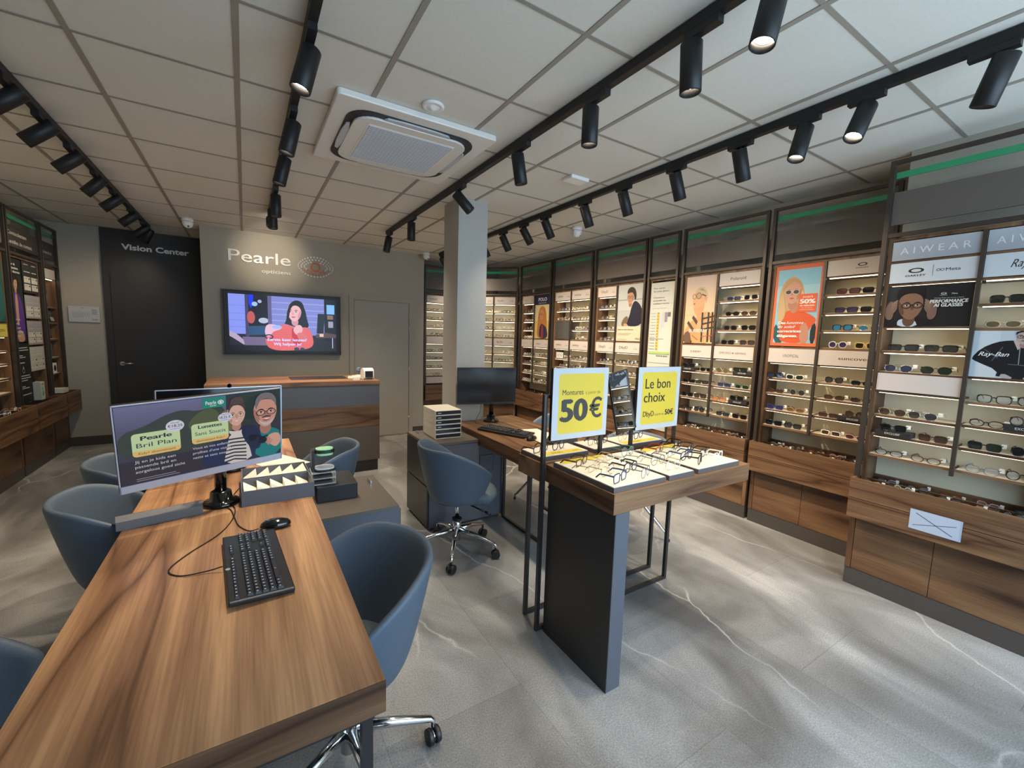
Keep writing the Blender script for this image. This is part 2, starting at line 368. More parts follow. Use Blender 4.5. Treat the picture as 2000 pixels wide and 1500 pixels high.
struct(MB().box(3.51, XR, YF, 1.075, 0, HC).build('wall_right_pier', WALL))
struct(MB().box(XL, -.42, YV, YV+.1, 0, HC).build('wall_back_left', WALL))
struct(MB().box(-.42, -.36, YB, YV, 0, HC).box(-.36, 2.30, YB, YB+.1, 0, HC).box(2.30, 2.36, YB, 6.9, 0, HC).build('wall_back', WALL))
struct(MB().box(2.36, XR, 6.9, 7.0, 0, HC).build('wall_back_right', noise_col('alcove_paint', rgb(120, 114, 106), rgb(124, 118, 110), 60, .7)))
struct(MB().box(XL, .2, YF-.1, YF, 0, HC).box(.2, 3.51, YF-.1, YF, 2.55, HC).box(.2, 3.51, YF-.1, YF, 0, .08).build('wall_front', WALL))
wf = MB()
for x in (.2, 1.28, 2.36, 3.46): wf.box(x, x+.05, YF-.08, YF-.02, .08, 2.55)
for z in (.08, 2.5): wf.box(.2, 3.51, YF-.08, YF-.02, z, z+.05)
w1 = struct(wf.build('window_1', BRONZE)); MB().box(.25, 3.46, YF-.055, YF-.045, .13, 2.5).build('window_pane', mat('glass', (1, 1, 1, 1), .02, alpha=.08), w1)
struct(MB().box(1.63, 1.92, 3.58, 3.90, 0, HC).build('pillar', noise_col('pillar_paint', rgb(172, 170, 164), rgb(176, 174, 168), 60, .65)))
struct(MB().box(XL, -1.5, YV-.015, YV, 0, .115).build('baseboard_back_left', PLINTH))
struct(MB().box(-.375, 1.255, YB-.012, YB, 0, .1).box(2.19, 2.36, YB-.012, YB, 0, .1).build('baseboard_back', PLINTH))
# dark 'Vision Center' wall section with its flush door
struct(MB().box(-1.50, -.42, YV-.03, YV, 0, HC).build('wall_vision_panel', WALLD))
d2 = struct(MB().box(-1.425, -.43, YV-.042, YV-.031, .01, 2.185).build('door_2', WALLD))
h = MB().tube((-1.36, YV-.043, 1.05), (-1.36, YV-.055, 1.05), .026, n=16).tube((-1.36, YV-.05, 1.05), (-1.36, YV-.085, 1.05), .009).tube((-1.36, YV-.085, 1.05), (-1.235, YV-.085, 1.05), .0085)
h.build('door_handle', BRUSH, d2)
def letters(name, s, x, z, hgt, wid, y, m, parent=None, depth=.012, bold=0, shear=0):
    V, F, tw = text_geo(s, bold, shear); k = hgt/.70; kx = wid/tw if wid else k; mb = MB()
    n = len(V); mb.add([(x+a*kx, y-depth, z+b*k) for a, b in V]); mb.add([(x+a*kx, y, z+b*k) for a, b in V]); cnt = {}
    for f in F:
        mb.face(f); 
        for i in range(len(f)): e = (f[i], f[(i+1) % len(f)]); cnt[e] = 1
    for a, b in cnt:
        if (b, a) not in cnt: mb.face((b, a, a+n, b+n))
    return mb.build(name, m, parent)
LET = mat('letter_white', rgb(232, 230, 224), .3)
t = letters('wall_lettering', 'Vision Center', -1.30, 2.505, .068, .69, YV-.03, LET, None, .008, .028)
tag(t, 'white lettering reading Vision Center on the dark wall above the dark door', 'lettering')
# grey door in the back wall
d1 = struct(MB().box(1.26, 1.32, YB-.02, YB, 0, 2.065).box(2.125, 2.185, YB-.02, YB, 0, 2.065).box(1.32, 2.125, YB-.02, YB, 2.005, 2.065).build('door_1', DOORC))
MB().box(1.328, 2.117, YB-.014, YB-.001, .008, 1.997).build('door_leaf', DOORC, d1)
h = MB().tube((1.375, YB-.014, 1.02), (1.375, YB-.024, 1.02), .027, n=16).tube((1.375, YB-.02, 1.02), (1.375, YB-.06, 1.02), .01).tube((1.375, YB-.06, 1.02), (1.50, YB-.06, 1.02), .0095)
h.build('door_handle', BRUSH, d1)
for z in (.25, 1.0, 1.62, 1.80): MB().tube((2.121, YB-.022, z-.04), (2.121, YB-.022, z+.04), .007, n=8).build('hinge', BRUSH, d1)
# wall sign: Pearle opticiens + eye of dots
sg = thing('shop_sign', 'raised shop name sign with a dotted eye emblem lit above the television', 'sign', (0, YB, 0))
letters('lettering', 'Pearle', -.145, 2.375, .142, .68, 0, LET, sg, .02, .002); letters('small_lettering', 'opticiens', .205, 2.262, .046, .33, 0, LET, sg, .016, .004)
mb = MB(); ex, ez = .838, 2.395
def dot(x, z, r, m):
    mb.lathe([(r, 0), (r, .010), (r*.75, .015)], 10, m, Matrix.Translation((x, 0, z)) @ Matrix.Rotation(PI/2, 4, 'X'))
for ring_i, (A, B, n, r) in enumerate(((.215, .128, 34, .0125), (.178, .095, 28, .0125), (.142, .066, 22, .013))):
    for i in range(n):
        a = 2*PI*i/n; ca, sa = math.cos(a), math.sin(a)
        x = A*ca; z = B*sa*(1-.25*abs(ca)**3)
        if math.hypot(x, z) < .078: continue
        rr = r*(1-.45*abs(ca)**2); dot(ex+x, ez+z, rr, 1 if (ring_i == 1 and sa < -.25) or (ring_i == 2 and sa < -.75) else 0)
for i in range(13): a = 2*PI*i/13; dot(ex+.052*math.cos(a), ez+.052*math.sin(a), .0125, 1)
mb.build('eye_emblem', [LET, mat('emblem_orange', rgb(214, 118, 50), .4)], sg)
# ------------------------------------------------------------------ ceiling things
def track(x, y0, y1, label):
    o = MB().box(x-.018, x+.018, y0, y1, HC-.045, HC-.005).build('track_rail', SPOTB); tag(o, label, 'track', 'ceiling lighting tracks'); return o
TX = (-.945, .255, 1.47, 2.485)
track(TX[0], .6, 6.85, 'black lighting track on the ceiling nearest the left wall'); track(TX[1], .5, 5.25, 'black lighting track running towards the raised shop sign')
track(TX[2], -.2, 5.25, 'black lighting track passing just left of the pillar top'); track(TX[3], -.6, 6.1, 'black lighting track nearest the right wall shelves')
adp = MB().box(-.017, .017, -.07, .07, -.028, 0).mesh('adapter', SPOTB); stm = MB().tube((0, 0, -.028), (0, 0, -.062), .008, n=8).mesh('stem', SPOTB)
bd = MB().lathe([(.036, .0), (.040, -.004), (.040, -.175), (.0365, -.178), (.0365, -.150), (.034, -.146)], 24, caps=False); bd.face([j for j in range(24)]); body_me = bd.mesh('lamp_body', SPOTB)
len_me = MB().lathe([(.0335, -.147), (.0335, -.1465)], 20).mesh('lamp_lens', LAMPON)
SPD = {}
def spot(x, y, aim, label, power=1.0, size=120, blend=1.0, off=.04, back=.028):
    r = thing('track_spotlight', label, 'spotlight', (x, y, HC-.045), 0, 'black cylinder spotlights on the tracks')
    for me in (adp, stm):
        o = bpy.data.objects.new(me.name, me); C.objects.link(o); o.parent = r
        if me is stm: o.location = (0, off, 0)
    a = Vector(aim).normalized(); q = a.to_track_quat('-Z', 'Y')
    b = bpy.data.objects.new('lamp_body', body_me); C.objects.link(b); b.parent = r; b.rotation_mode = 'QUATERNION'; b.rotation_quaternion = q; b.location = Vector((0, off, -.066)) - a*back
    l = bpy.data.objects.new('lamp_lens', len_me); C.objects.link(l); l.parent = b
    k = (power, size)
    if k not in SPD:
        d = bpy.data.lights.new('spot', 'SPOT'); d.energy = SPOT_W*power; d.spot_size = math.radians(size); d.spot_blend = blend; d.color = (1.0, .84, .62); d.shadow_soft_size = .03; SPD[k] = d
    s = bpy.data.objects.new('spot', SPD[k]); C.objects.link(s); s.parent = b; s.location = (0, 0, -.16)
ORD = ['first', 'second', 'third', 'fourth', 'fifth', 'sixth', 'seventh', 'eighth', 'ninth', 'tenth', 'eleventh', 'twelfth']
TN = ('left wall track', 'shop sign track', 'pillar track', 'right wall track')
T1 = [(2.62, (-.74, 0, -.67)), (3.18, (-.74, 0, -.67)), (3.6, (-.74, 0, -.67)), (4.1, (-.74, 0, -.67)), (4.66, (-.66, 0, -.75)), (5.2, (-.74, 0, -.67)), (5.86, (-.74, 0, -.67)), (6.5, (-.74, 0, -.67)), (6.78, (-.4, .3, -.8))]
T2 = [(1.98, (-.25, -.05, -.95)), (2.70, (-.22, 0, -.95)), (3.28, (-.22, 0, -.95)), (4.2, (0, 0, -1)), (4.72, (.02, -.05, -1)), (5.05, (.04, 1, -.14))]
T3 = [(.80, (-.22, .05, -.97)), (1.10, (.07, 0, -1)), (1.66, (0, 0, -1)), (2.32, (.2, 0, -.97)), (3.20, (.62, -.3, -.75)), (4.33, (0, 0, -1)), (5.14, (-.2, 0, -1))]
T4 = [(.55, (.1, .3, -.93)), (.95, (-.42, .1, -.9)), (1.21, (-.28, .05, -.95)), (1.55, (.40, 0, -.91)), (1.99, (.42, 0, -.9)), (2.46, (.42, 0, -.9)), (2.90, (.42, 0, -.9)), (3.46, (.5, 0, -.87)), (3.84, (.6, 0, -.8)), (4.26, (.5, 0, -.85)), (4.75, (.5, 0, -.85)), (6.0, (.6, .2, -.75))]
for ti, lst in enumerate((T1, T2, T3, T4)):
    for i, (y, a) in enumerate(lst):
        pw = 1.0; sz = 124
        if ti == 0: pw = .28 if i < 8 else .15
        if ti == 1 and i < 3: pw, sz = 1.05, 76
        if ti == 1 and i == 5: pw, sz = .5, 50
        if ti == 3 and i in (1, 2): pw, sz = .3, 60
        if ti == 2 and i < 3: pw, sz = .5, 56
        if ti == 3 and i == 0: sz = 60
        if ti == 3 and i > 2: pw = .78
        of = (.05, .04, .045, -.03 if i == 0 else 0)[ti]
        spot(TX[ti], y, a, 'black cylinder spotlight, %s along the %s%s' % (ORD[i], TN[ti], ', aimed level at the sign' if (ti, i) == (1, 5) else ''), pw, sz, 1.0, of, .06 if ti == 0 else .028)
# air conditioner cassette
ac = thing('air_conditioner', 'white square ceiling cassette air conditioner with rounded dark slot', 'air conditioner', (.88, 2.845, HC))
def rrect(w, r, n=6):
    P = []
    for cx, cy, a in ((w-r, w-r, 0), (-w+r, w-r, 90), (-w+r, -w+r, 180), (w-r, -w+r, 270)):
        P += [(cx+r*math.cos(math.radians(a+90*i/n)), cy+r*math.sin(math.radians(a+90*i/n))) for i in range(n+1)]
    return P
ACW = mat('ac_white', rgb(226, 221, 214), .35)
MB().prism(rrect(.455, .02), -.035, -.001).build('panel', ACW, ac, bevel=.006)
MB().prism(rrect(.375, .13), -.041, -.035).build('air_slot', BLACK, ac)
MB().prism(rrect(.335, .11), -.054, -.041).build('centre_panel', ACW, ac, bevel=.004)
for k, a in enumerate((0, PI/2, PI, -PI/2)):
    MB().prism(sm([(-.2, .335), (.2, .335), (.17, .372), (-.17, .372)], 1), -.05, -.038).build('flap', mat('flap', rgb(190, 192, 194), .3), ac, rot=a)
MB().prism(rrect(.262, .012), -.056, -.0541).build('grille_frame', mat('ac_rim', rgb(236, 234, 230), .3), ac)
gm = MB().box(-.25, .25, -.25, .25, -.0575, -.0561)
for i in range(24): x = -.25+.5*i/23; gm.box(x-.001, x+.001, -.25, .25, -.059, -.0575); gm.box(-.25, .25, x-.001, x+.001, -.0588, -.0575)
gm.build('intake_grille', mat('ac_grille', rgb(196, 202, 208), .5), ac)
sd = thing('smoke_detector', 'round white ceiling detector beside the air conditioner', 'detector', (.885, 2.29, HC))
MB().lathe([(.058, -.001), (.058, -.012), (.045, -.016), (.040, -.013), (.03, -.014), (.014, -.024), (.006, -.03)], 24).build('housing', WHITE, sd)
b = tag(MB().box(-.085, .085, -.055, .055, -.026, 0).build('emergency_light', WHITE, None, (2.163, 2.64, HC), bevel=.006), 'small white rectangular box on the ceiling beside the pillar track', 'box')
def camera_dome(x, y, label, yaw):
    r = thing('security_camera', label, 'camera', (x, y, HC), yaw, 'white dome security cameras')
    MB().lathe([(.056, -.001), (.056, -.03), (.05, -.036)], 20).build('base', WHITE, r)
    MB().lathe([(.05, -.037), (.052, -.055), (.046, -.08), (.03, -.098), (.008, -.105)], 20).build('dome', WHITE, r)
    MB().lathe([(.014, 0), (.014, .012), (.008, .014)], 14, 0, Matrix.Translation((0, -.034, -.06)) @ Matrix.Rotation(PI/2+.3, 4, 'X')).lathe([(.009, 0), (.009, .010)], 12, 0, Matrix.Translation((0, -.030, -.086)) @ Matrix.Rotation(PI/2+.6, 4, 'X')).build('camera_lens', BLACKG, r)
camera_dome(-.504, 6.13, 'white dome camera at the corner beside the dark wall panel', .2)
camera_dome(2.32, 6.22, 'white dome camera at the end of the back wall near the pillar', .3)
camera_dome(3.10, 3.73, 'white dome camera on the ceiling above the right wall shelves', .9)
# framed plan on the far left wall
A = Art(.285, .195, (222, 222, 224), .012, (150, 152, 156))
A.rect(.14, .42, .66, .62, (150, 150, 150)); A.rect(.15, .435, .65, .605, (226, 226, 228))
for i in range(6): A.rect(.18+.08*i, .47, .23+.08*i, .57, (190, 190, 192))
A.text('PLAN', .45, .86, .05, (90, 90, 95), al='c'); A.text('i', .08, .86, .05, (60, 110, 80))
for i in range(4): A.rect(.74, .50+.09*i, .92, .53+.09*i, (150, 154, 158))
A.rect(.74, .12, .92, .22, (190, 192, 194)); A.rect(.14, .33, .5, .35, (160, 160, 162))
tag(A.build('evacuation_plan', None, (-1.837, YV-.013, 1.568)), 'small framed floor plan on the grey wall left of the dark door', 'sign')
# television
tv = thing('television', 'large wall television showing a woman in a coral cardigan', 'television', (-.215, YB-.003, 1.232))
MB().box(0, 1.34, -.06, -.005, 0, .778).build('bezel', BLACK, tv, bevel=.004)
MB().box(-.012, 0, -.065, 0, -.012, .79).box(1.34, 1.352, -.065, 0, -.012, .79).box(0, 1.34, -.065, 0, -.012, 0).box(0, 1.34, -.065, 0, .778, .79).build('surround', BRONZE, tv)
A = Art(1.235, .70, (120, 128, 196), .002)
A.rect(0, 0, 1, .30, (34, 34, 42)).rect(0, .3, .14, 1, (128, 140, 226))
for z in (.42, .54, .66, .80): A.rect(0, z, .14, z+.006, (104, 114, 196))
A.rect(.14, .25, .17, 1, (66, 60, 96)).rect(.17, .38, .34, 1, (16, 16, 30)).poly([(.172, 1), (.215, 1), (.21, .82), (.19, .76), (.175, .84)], (24, 50, 250), 0).ell(.225, .84, .026, .04, (150, 180, 235)).ell(.27, .89, .018, .03, (160, 170, 200))
A.ell(.19, .60, .035, .11, (180, 84, 80)).ell(.30, .55, .045, .05, (170, 180, 200)).poly([(.16, .44), (.33, .46), (.33, .30), (.17, .28)], (40, 74, 112)).rect(.34, .34, .375, 1, (92, 84, 130))
for z in (.45, .55, .66, .76, .88): A.rect(.375, z, .88, z+.02, (150, 150, 205))
A.rect(.88, .2, 1, 1, (22, 26, 34)).rect(.905, .72, .985, .9, (122, 178, 240)).rect(.91, .62, .97, .7, (128, 100, 84)).rect(.92, .46, .97, .58, (150, 146, 170))
A.poly([(.815, .72), (.885, .72), (.87, .34), (.80, .34)], (22, 32, 40)).poly([(.79, .32), (.9, .36), (1, .33), (1, .26), (.79, .26)], (84, 66, 66)).rect(.83, .28, .87, .34, (214, 180, 170))
A.poly([(0, .36), (.06, .30), (.16, .13), (.12, .11), (.02, .24), (0, .26)], (170, 154, 180)).poly([(.11, .25), (.36, .25), (.36, .10), (.13, .10)], (108, 96, 128)).rect(.0, 0, .4, .1, (20, 20, 26))
H = (24, 20, 30); SK = (222, 170, 176)
A.poly([(.50, .50), (.53, .82), (.58, .95), (.64, .94), (.69, .80), (.71, .58), (.73, .46), (.66, .40), (.52, .50), (.47, .51)], H, 2)
A.poly([(.30, .18), (.35, .40), (.47, .50), (.56, .48), (.60, .38), (.66, .46), (.73, .44), (.77, .22), (.76, .08), (.66, .02), (.36, .0)], (214, 98, 98), 2)
A.poly([(.555, .46), (.585, .38), (.65, .42), (.66, .12), (.56, .10)], (186, 52, 66), 1)
for i in range(7): A.rect(.38, .12+.045*i, .55, .125+.045*i, (196, 84, 88))
A.face_(.725, .505, .098, SK, -.5, (196, 140, 150), (180, 70, 90))
A.poly([(.505, .50), (.515, .72), (.54, .88), (.60, .96), (.67, .92), (.69, .72), (.72, .48), (.665, .56), (.66, .72), (.635, .84), (.575, .86), (.545, .76), (.535, .62), (.52, .52)], H, 2)
A.poly([(.57, .38), (.585, .46), (.62, .50), (.655, .48), (.665, .40), (.64, .30), (.60, .30)], SK, 2).poly([(.60, .34), (.66, .36), (.72, .26), (.66, .16), (.62, .22)], (206, 110, 108), 2)
A.poly([(.305, .30), (.315, .46), (.36, .50), (.46, .46), (.46, .40), (.38, .36), (.35, .24)], (216, 176, 200), 2).ell(.42, .44, .045, .035, (150, 176, 250))
A.ring(.345, .26, .04, .045, .014, (36, 30, 60))
for s_, z_, w_ in (('Eerste keer lenzen?', .185, .365), ('Wij helpen je!', .105, .26)): A.text(s_, .515, z_, .052, (206, 200, 252), w_, .035, 0, 'c')
A.rect(.958, .06, .964, .26, (200, 220, 255)).ell(.60, .04, .025, .03, (40, 62, 90)).ell(.655, .04, .022, .03, (40, 62, 90))
A.build('screen', tv, (.052, -.0625, .04), m=SCREEN2)
# ================================================================== eyewear
FR = {'black': mat('frame_black', rgb(22, 21, 22), .25), 'brown': mat('frame_brown', rgb(74, 46, 30), .25), 'amber': mat('frame_amber', rgb(168, 108, 62), .25), 'gold': mat('frame_gold', (.75, .58, .34, 1), .25, 1),
      'silver': mat('frame_silver', (.72, .73, .75, 1), .2, 1), 'clear': mat('frame_clear', rgb(226, 220, 208), .15), 'navy': mat('frame_navy', rgb(40, 58, 104), .25), 'red': mat('frame_red', rgb(140, 58, 48), .3),
      'green': mat('frame_green', rgb(84, 128, 112), .3), 'grey': mat('frame_grey', rgb(104, 104, 110), .3), 'pink': mat('frame_pink', rgb(196, 140, 134), .3), 'beige': mat('frame_beige', rgb(176, 158, 128), .25), 'white': mat('frame_white', rgb(230, 228, 224), .3), 'yellow': mat('frame_yellow', rgb(214, 172, 66), .3)}
LN = {'dark': mat('lens_dark', rgb(16, 16, 18), .08, alpha=.99), 'grey': mat('lens_grey', rgb(44, 43, 45), .08, alpha=.95), 'brown': mat('lens_brown', rgb(58, 42, 34), .08, alpha=.95), 'green': mat('lens_green', rgb(24, 36, 28), .08, alpha=.97),
      'blue': mat('lens_blue', rgb(58, 140, 190), .08, .5, alpha=.95), 'violet': mat('lens_violet', rgb(54, 46, 92), .08, .3, alpha=.95), 'navy': mat('lens_navy', rgb(38, 44, 66), .06, alpha=.93), 'ruby': mat('lens_ruby', rgb(92, 42, 52), .08, .3, alpha=.93),
      'amber': mat('lens_amber', rgb(176, 112, 72), .06, alpha=.85), 'olive': mat('lens_olive', rgb(84, 76, 52), .06, alpha=.88), 'clear': mat('lens_clear', (.9, .95, 1, 1), .03, alpha=.10)}
TAGM = mat('security_tag', rgb(236, 232, 220), .4)
SHP = {'rectangular': (4.5, .0275, .0165), 'square': (3.6, .0265, .0205), 'round': (2.0, .0235, .0230), 'aviator': (2.2, .0285, .0225), 'cat-eye': (2.8, .0270, .0190), 'oval': (2.2, .0275, .0170), 'wide': (4.0, .0310, .0190)}
def rim_pts(shape, sd, n=16, k=1.0):
    e, a, b = SHP[shape]; P = []
    for i in range(n):
        t = 2*PI*i/n; c, s = math.cos(t), math.sin(t)
        x = a*k*math.copysign(abs(c)**(2/e), c); z = b*k*math.copysign(abs(s)**(2/e), s)
        if shape == 'aviator': x *= 1-.22*max(0, -z/b); z -= .003
        if shape == 'cat-eye' and x > 0: z += .006*(x/a)**2*(1 if z > 0 else .4)
        if shape in ('square', 'rectangular', 'wide'): x *= 1+.07*z/b
        P.append(((x+a+.0085)*sd, .004*((x+a)/(2*a))**2, z+b))
    return P if sd > 0 else P[::-1]
GP = {}
def glasses(shape, fc, lc, parts):
    """eyewear standing on its rims, temples open behind it"""
    key = (shape, fc, lc, parts)
    e, a, b = SHP[shape]; thin = fc in ('gold', 'silver', 'grey', 'green') or shape == 'aviator'; r = .0016 if thin else .0026
    if key not in GP:
        ms = [FR[fc], LN[lc], TAGM]
        fr, ls, tm = MB(), [MB(), MB()], [MB(), MB()]
        n = 16 if parts else 10
        for q, sd in enumerate((-1, 1)):
            fr.sweep(rim_pts(shape, sd, n), r, 6 if parts else 4, 0, closed=True, flat=(1, 1.25))
            P = [(x, y+.0004, z) for x, y, z in rim_pts(shape, sd, n, .985)]; k = ls[q].add(P); ls[q].face([k+i for i in range(n)], 1)
            X = sd*(2*a+.009); zt = b*1.62
            fr.box(X-sd*.004-.003, X-sd*.004+.003, .002, .008, zt-.003, zt+.003)
            tm[q].sweep([(X, .006, zt), (X+sd*.001, .06, zt), (X-sd*.001, .105, zt-.002), (X-sd*.003, .135, zt-.022)], r*.9, 4, 0, flat=(1.6, .8))
        fr.sweep([(-.0088, .0005, b*1.3), (0, -.0012, b*1.5), (.0088, .0005, b*1.3)], r*1.1, 5)
        if fc in ('silver', 'gold') and shape == 'aviator': fr.sweep([(-.02, .0005, 2*b-.004), (0, -.001, 2*b-.002), (.02, .0005, 2*b-.004)], r, 5)
        tg = MB().box(2*a+.002, 2*a+.022, .03, .042, zt-.012, zt+.010, 2)
        if parts:
            GP[key] = (('front_frame', fr.mesh('front_frame', ms)), ('lens', ls[0].mesh('lens', ms)), ('lens', ls[1].mesh('lens', ms)), ('temple', tm[0].mesh('temple', ms)), ('temple', tm[1].mesh('temple', ms)), ('security_tag', tg.mesh('security_tag', ms)))
        else:
            for o in ls+tm+[tg]:
                k = len(fr.v); fr.v += o.v; fr.f += [tuple(i+k for i in f) for f in o.f]; fr.m += o.m; fr.c += o.c; fr.sm += o.sm
            GP[key] = fr.mesh('eyeglasses', ms)
    p = GP[key]; sun = lc != 'clear'; nm = 'sunglasses' if sun else 'eyeglasses'
    if not parts: o = bpy.data.objects.new(nm, p); C.objects.link(o); return o
    o = bpy.data.objects.new(nm, None); C.objects.link(o); o.empty_display_size = .03
    for pn, me in p:
        if pn == 'security_tag' and parts == 2: continue
        c = bpy.data.objects.new(pn, me); C.objects.link(c); c.parent = o
    return o
def put(shape, fc, lc, parts, loc, rz, where, group, tilt=0, s=1.0):
    o = glasses(shape, fc, lc, parts); o.location = loc; o.rotation_euler = (tilt, 0, rz); o.scale = (s, s, s)
    nm = 'sunglasses' if lc != 'clear' else 'eyeglasses'
    return tag(o, '%s %s %s, %s' % (fc, shape, nm, where), nm, group)

# ------------------------------------------------------------------ display bays
def w2(loc, rot, x, y, z):
    c, s = math.cos(rot), math.sin(rot); return (loc[0]+x*c-y*s, loc[1]+x*s+y*c, loc[2]+z)
UP, LO = [1.93, 1.795, 1.665, 1.535], [1.27, 1.145, 1.007, .872]
def sign(t='', x=.5, w=None, h=.22, col=(62, 56, 54), bold=0, shear=0, price=None, base=None, fn=None, z=.40):
    def f(A):
        if t: A.text(t, x, z, h, col, w, bold, shear, 'c')
        if price: A.text(price, .82, z-.05, .14, (96, 88, 84), None, .01, 0, 'c'); A.rect(.76, z+.2, .88, z+.22, (170, 156, 150))
        if fn: fn(A)
    f.base = base; return f
def bay(label, loc, rot, w, cols, D=.203, box=True, fascia=None, boxp=.08, levels=(UP, LO), doors=True, items=None, wood=True, seps=True, tmp=None):
    r = thing('display_wall_unit', label, 'display unit', loc, rot, None)
    f = MB()
    for x in (0, w-.024): f.box(x, x+.024, -.022, .006, .72 if box else .1, 2.645)
    for z in (2.622, 2.20): f.box(.024, w-.024, -.018, .0, z, z+.023)
    f.build('frame', BRONZE, r)
    MB().box(.026, w-.026, .0, .008, 2.543, 2.578).build('green_strip', GREEN, r)
    MB().box(.026, w-.026, .0, .014, 2.275, 2.464).build('fascia', TAUPE, r)
    if fascia:
        q = Art(w-.06, .186, (64, 59, 56), .001); fascia(q); q.build('fascia_lettering', r, (.03, -.003, 2.277))
    MB().box(.026, w-.026, D-.008, D-.001, .70, 2.18).build('back_panel', BACK, r)
    MB().box(.026, .046, .01, D-.009, .70, 2.198).box(w-.046, w-.026, .01, D-.009, .70, 2.198).box(.046, w-.046, .01, D-.009, 2.178, 2.198).build('carcass', WZ, r)
    dv = MB()
    for c in cols[:-1]: dv.box(c['x1'], c['x1']+.018, -.006, .012, .845, 2.178)
    if cols[:-1]: dv.build('divider_post', BRONZE, r)
    for c in cols:
        x0, x1 = c['x0'], c['x1']
        for z0, z1, fn in c.get('signs', ()):
            A = Art(x1-x0-.004, z1-z0, fn.base or (226, 212, 203), .006, (190, 176, 164)); fn(A); A.build('sign_panel', r, (x0+.002, .006, z0))
        lv = c.get('up', UP)+c.get('lo', LO); mid = [c.get('mid', 1.392)] if c.get('lo', LO) else []; led = c.get('led', [2.052] if c.get('up', UP) else [])+c.get('up', UP)[:-1]+mid+c.get('lo', LO)[:-1]
        for z in lv:
            s = MB().box(x0, x1, .018, D-.009, z-.016, z-.001, 0).box(x0+.001, x1-.001, .024, D-.01, z-.001, z, 1); so = s.build('shelf', [WX, SHELF], r)
        if c.get('noled'): led = led[:1]
        for z in led:
            if z not in lv: MB().box(x0, x1, .018, D-.009, z, z+.010).build('top_board', WX, r)
            zz = z-.016 if z in lv else z
            MB().box(x0+.012, x1-.012, .030, .042, zz-.004, zz).build('light_strip', STRIP if zz > 1.45 else STRIPL, r)
        for z in c.get('board', ()): MB().box(x0, x1, .012, D-.009, z-.011, z).build('top_board', WX, r)
        if 'mirror' in c: MB().box(x0+.004, x1-.004, .02, .026, c['mirror'][0], c['mirror'][1]).build('mirror_pane', mat('grey_mirror', (.5, .5, .48, 1), .08, .9), r)
    if box:
        bx = MB().box(.004, w-.004, -boxp+.018, D-.01, .470, .668).box(.004, .02, -boxp+.018, D-.01, .668, .725).box(w-.02, w-.004, -boxp+.018, D-.01, .668, .725).box(.02, w-.02, D-.03, D-.01, .668, .725)
        bx.build('drawer_box', WX, r)
        MB().box(.004, w-.004, -boxp, -boxp+.017, .600, .725).build('drawer_front', WX, r); MB().box(.004, w-.004, -boxp, -boxp+.017, .472, .596).build('drawer_front', WX, r)
        MB().box(.021, w-.021, -boxp+.019, D-.031, .669, .674).build('tray_lining', BLACK, r)
        zc = (D-.03-boxp+.02)/2
        b = MB().box(.021, w-.021, zc-.004, zc+.004, .708, .716)
        for i in range(1, 4): b.box(w*i/4-.0015, w*i/4+.0015, -boxp+.02, D-.031, .702, .706)
        b.build('tray_bar', BRASS, r)
    ztop = .47 if box else .7
    base = MB().box(.032, w-.032, .014, D-.01, .112, ztop); base.build('cabinet', WX, r)
    MB().box(0, .03, -.002, D-.01, .112, ztop).build('stile', WZ, r); MB().box(w-.03, w, -.002, D-.01, .112, ztop).build('stile', WZ, r)
    if doors:
        for a, b_ in ((.033, w/2-.0015), (w/2+.0015, w-.033)): MB().box(a, b_, .0, .0135, .114, ztop-.002).build('door', WX, r)
    MB().box(0, w, .002, D-.01, 0, .111).build('plinth', PLINTH, r)
    return r
# price / exclusive plinth blocks
def excl(loc, rot, x, y, z, label, w=.17):
    A = Art(w, .03, (52, 50, 50), .085, (64, 62, 62)); A.text('EXCLUSIF', .5, .3, .4, (226, 222, 214), None, .01, 0, 'c')
    o = A.build('display_block', None, w2(loc, rot, x-w/2, y, z), rot); tag(o, label, 'display block', 'dark lettered blocks under eyewear')
OS = ['top', 'second', 'third', 'fourth', 'fifth', 'sixth', 'seventh', 'bottom']
def fill(loc, rot, col, cname, bname, group, rows, parts, yoff=.03, s=1.0):
    """rows: {shelf index: [(u, shape, frame, lens[, extra z]) ...]}"""
    lv = [(i, z) for i, z in enumerate(col.get('all', UP+LO))]
    for i, z in lv:
        for n, g in enumerate(rows.get(i, ())):
            u, sh, fc, lc = g[:4]; dz = g[4] if len(g) > 4 else 0
            x = col['x0']+.03+(col['x1']-col['x0']-.06)*u
            wh = '%s from left, %s shelf%s, %s column, %s' % (ORD[n], OS[i] if len(lv) == 8 else ORD[i], '' if len(lv) == 8 else ' down', cname, bname)
            put(sh, fc, lc, parts, w2(loc, rot, x, yoff-(.028 if dz else 0)+random.uniform(-.004, .012), z+dz), rot+random.uniform(-.09, .09)+g[5] if len(g) > 5 else rot+random.uniform(-.09, .09), wh, group, s=s)
def lie(loc, rot, w, n, bname, boxp=.08, D=.203):
    fcs = ['black', 'gold', 'pink', 'brown', 'silver', 'black', 'red', 'beige', 'navy', 'amber']
    for i in range(n):
        fc = fcs[(i*3+int(w*100)) % 10]; sh = list(SHP)[i % 6]; q = i % 2
        x = .09+(w-.18)*((i//2+.25*q)/max(1, (n-1)//2+.3)); y = (-.012 if q == 0 else .098)
        o = glasses(sh, fc, 'clear', 0); o.location = w2(loc, rot, x, y+.02-.06*(0), .6765); o.rotation_euler = (0, 0, rot+random.uniform(-.25, .25)); o.scale = (.72, .55, .95)
        tag(o, '%s %s eyeglasses in open tray, %s in its %s row, %s' % (fc, sh, ORD[i//2], 'front' if q == 0 else 'back', bname), 'eyeglasses', 'eyeglasses in the open drawer trays')
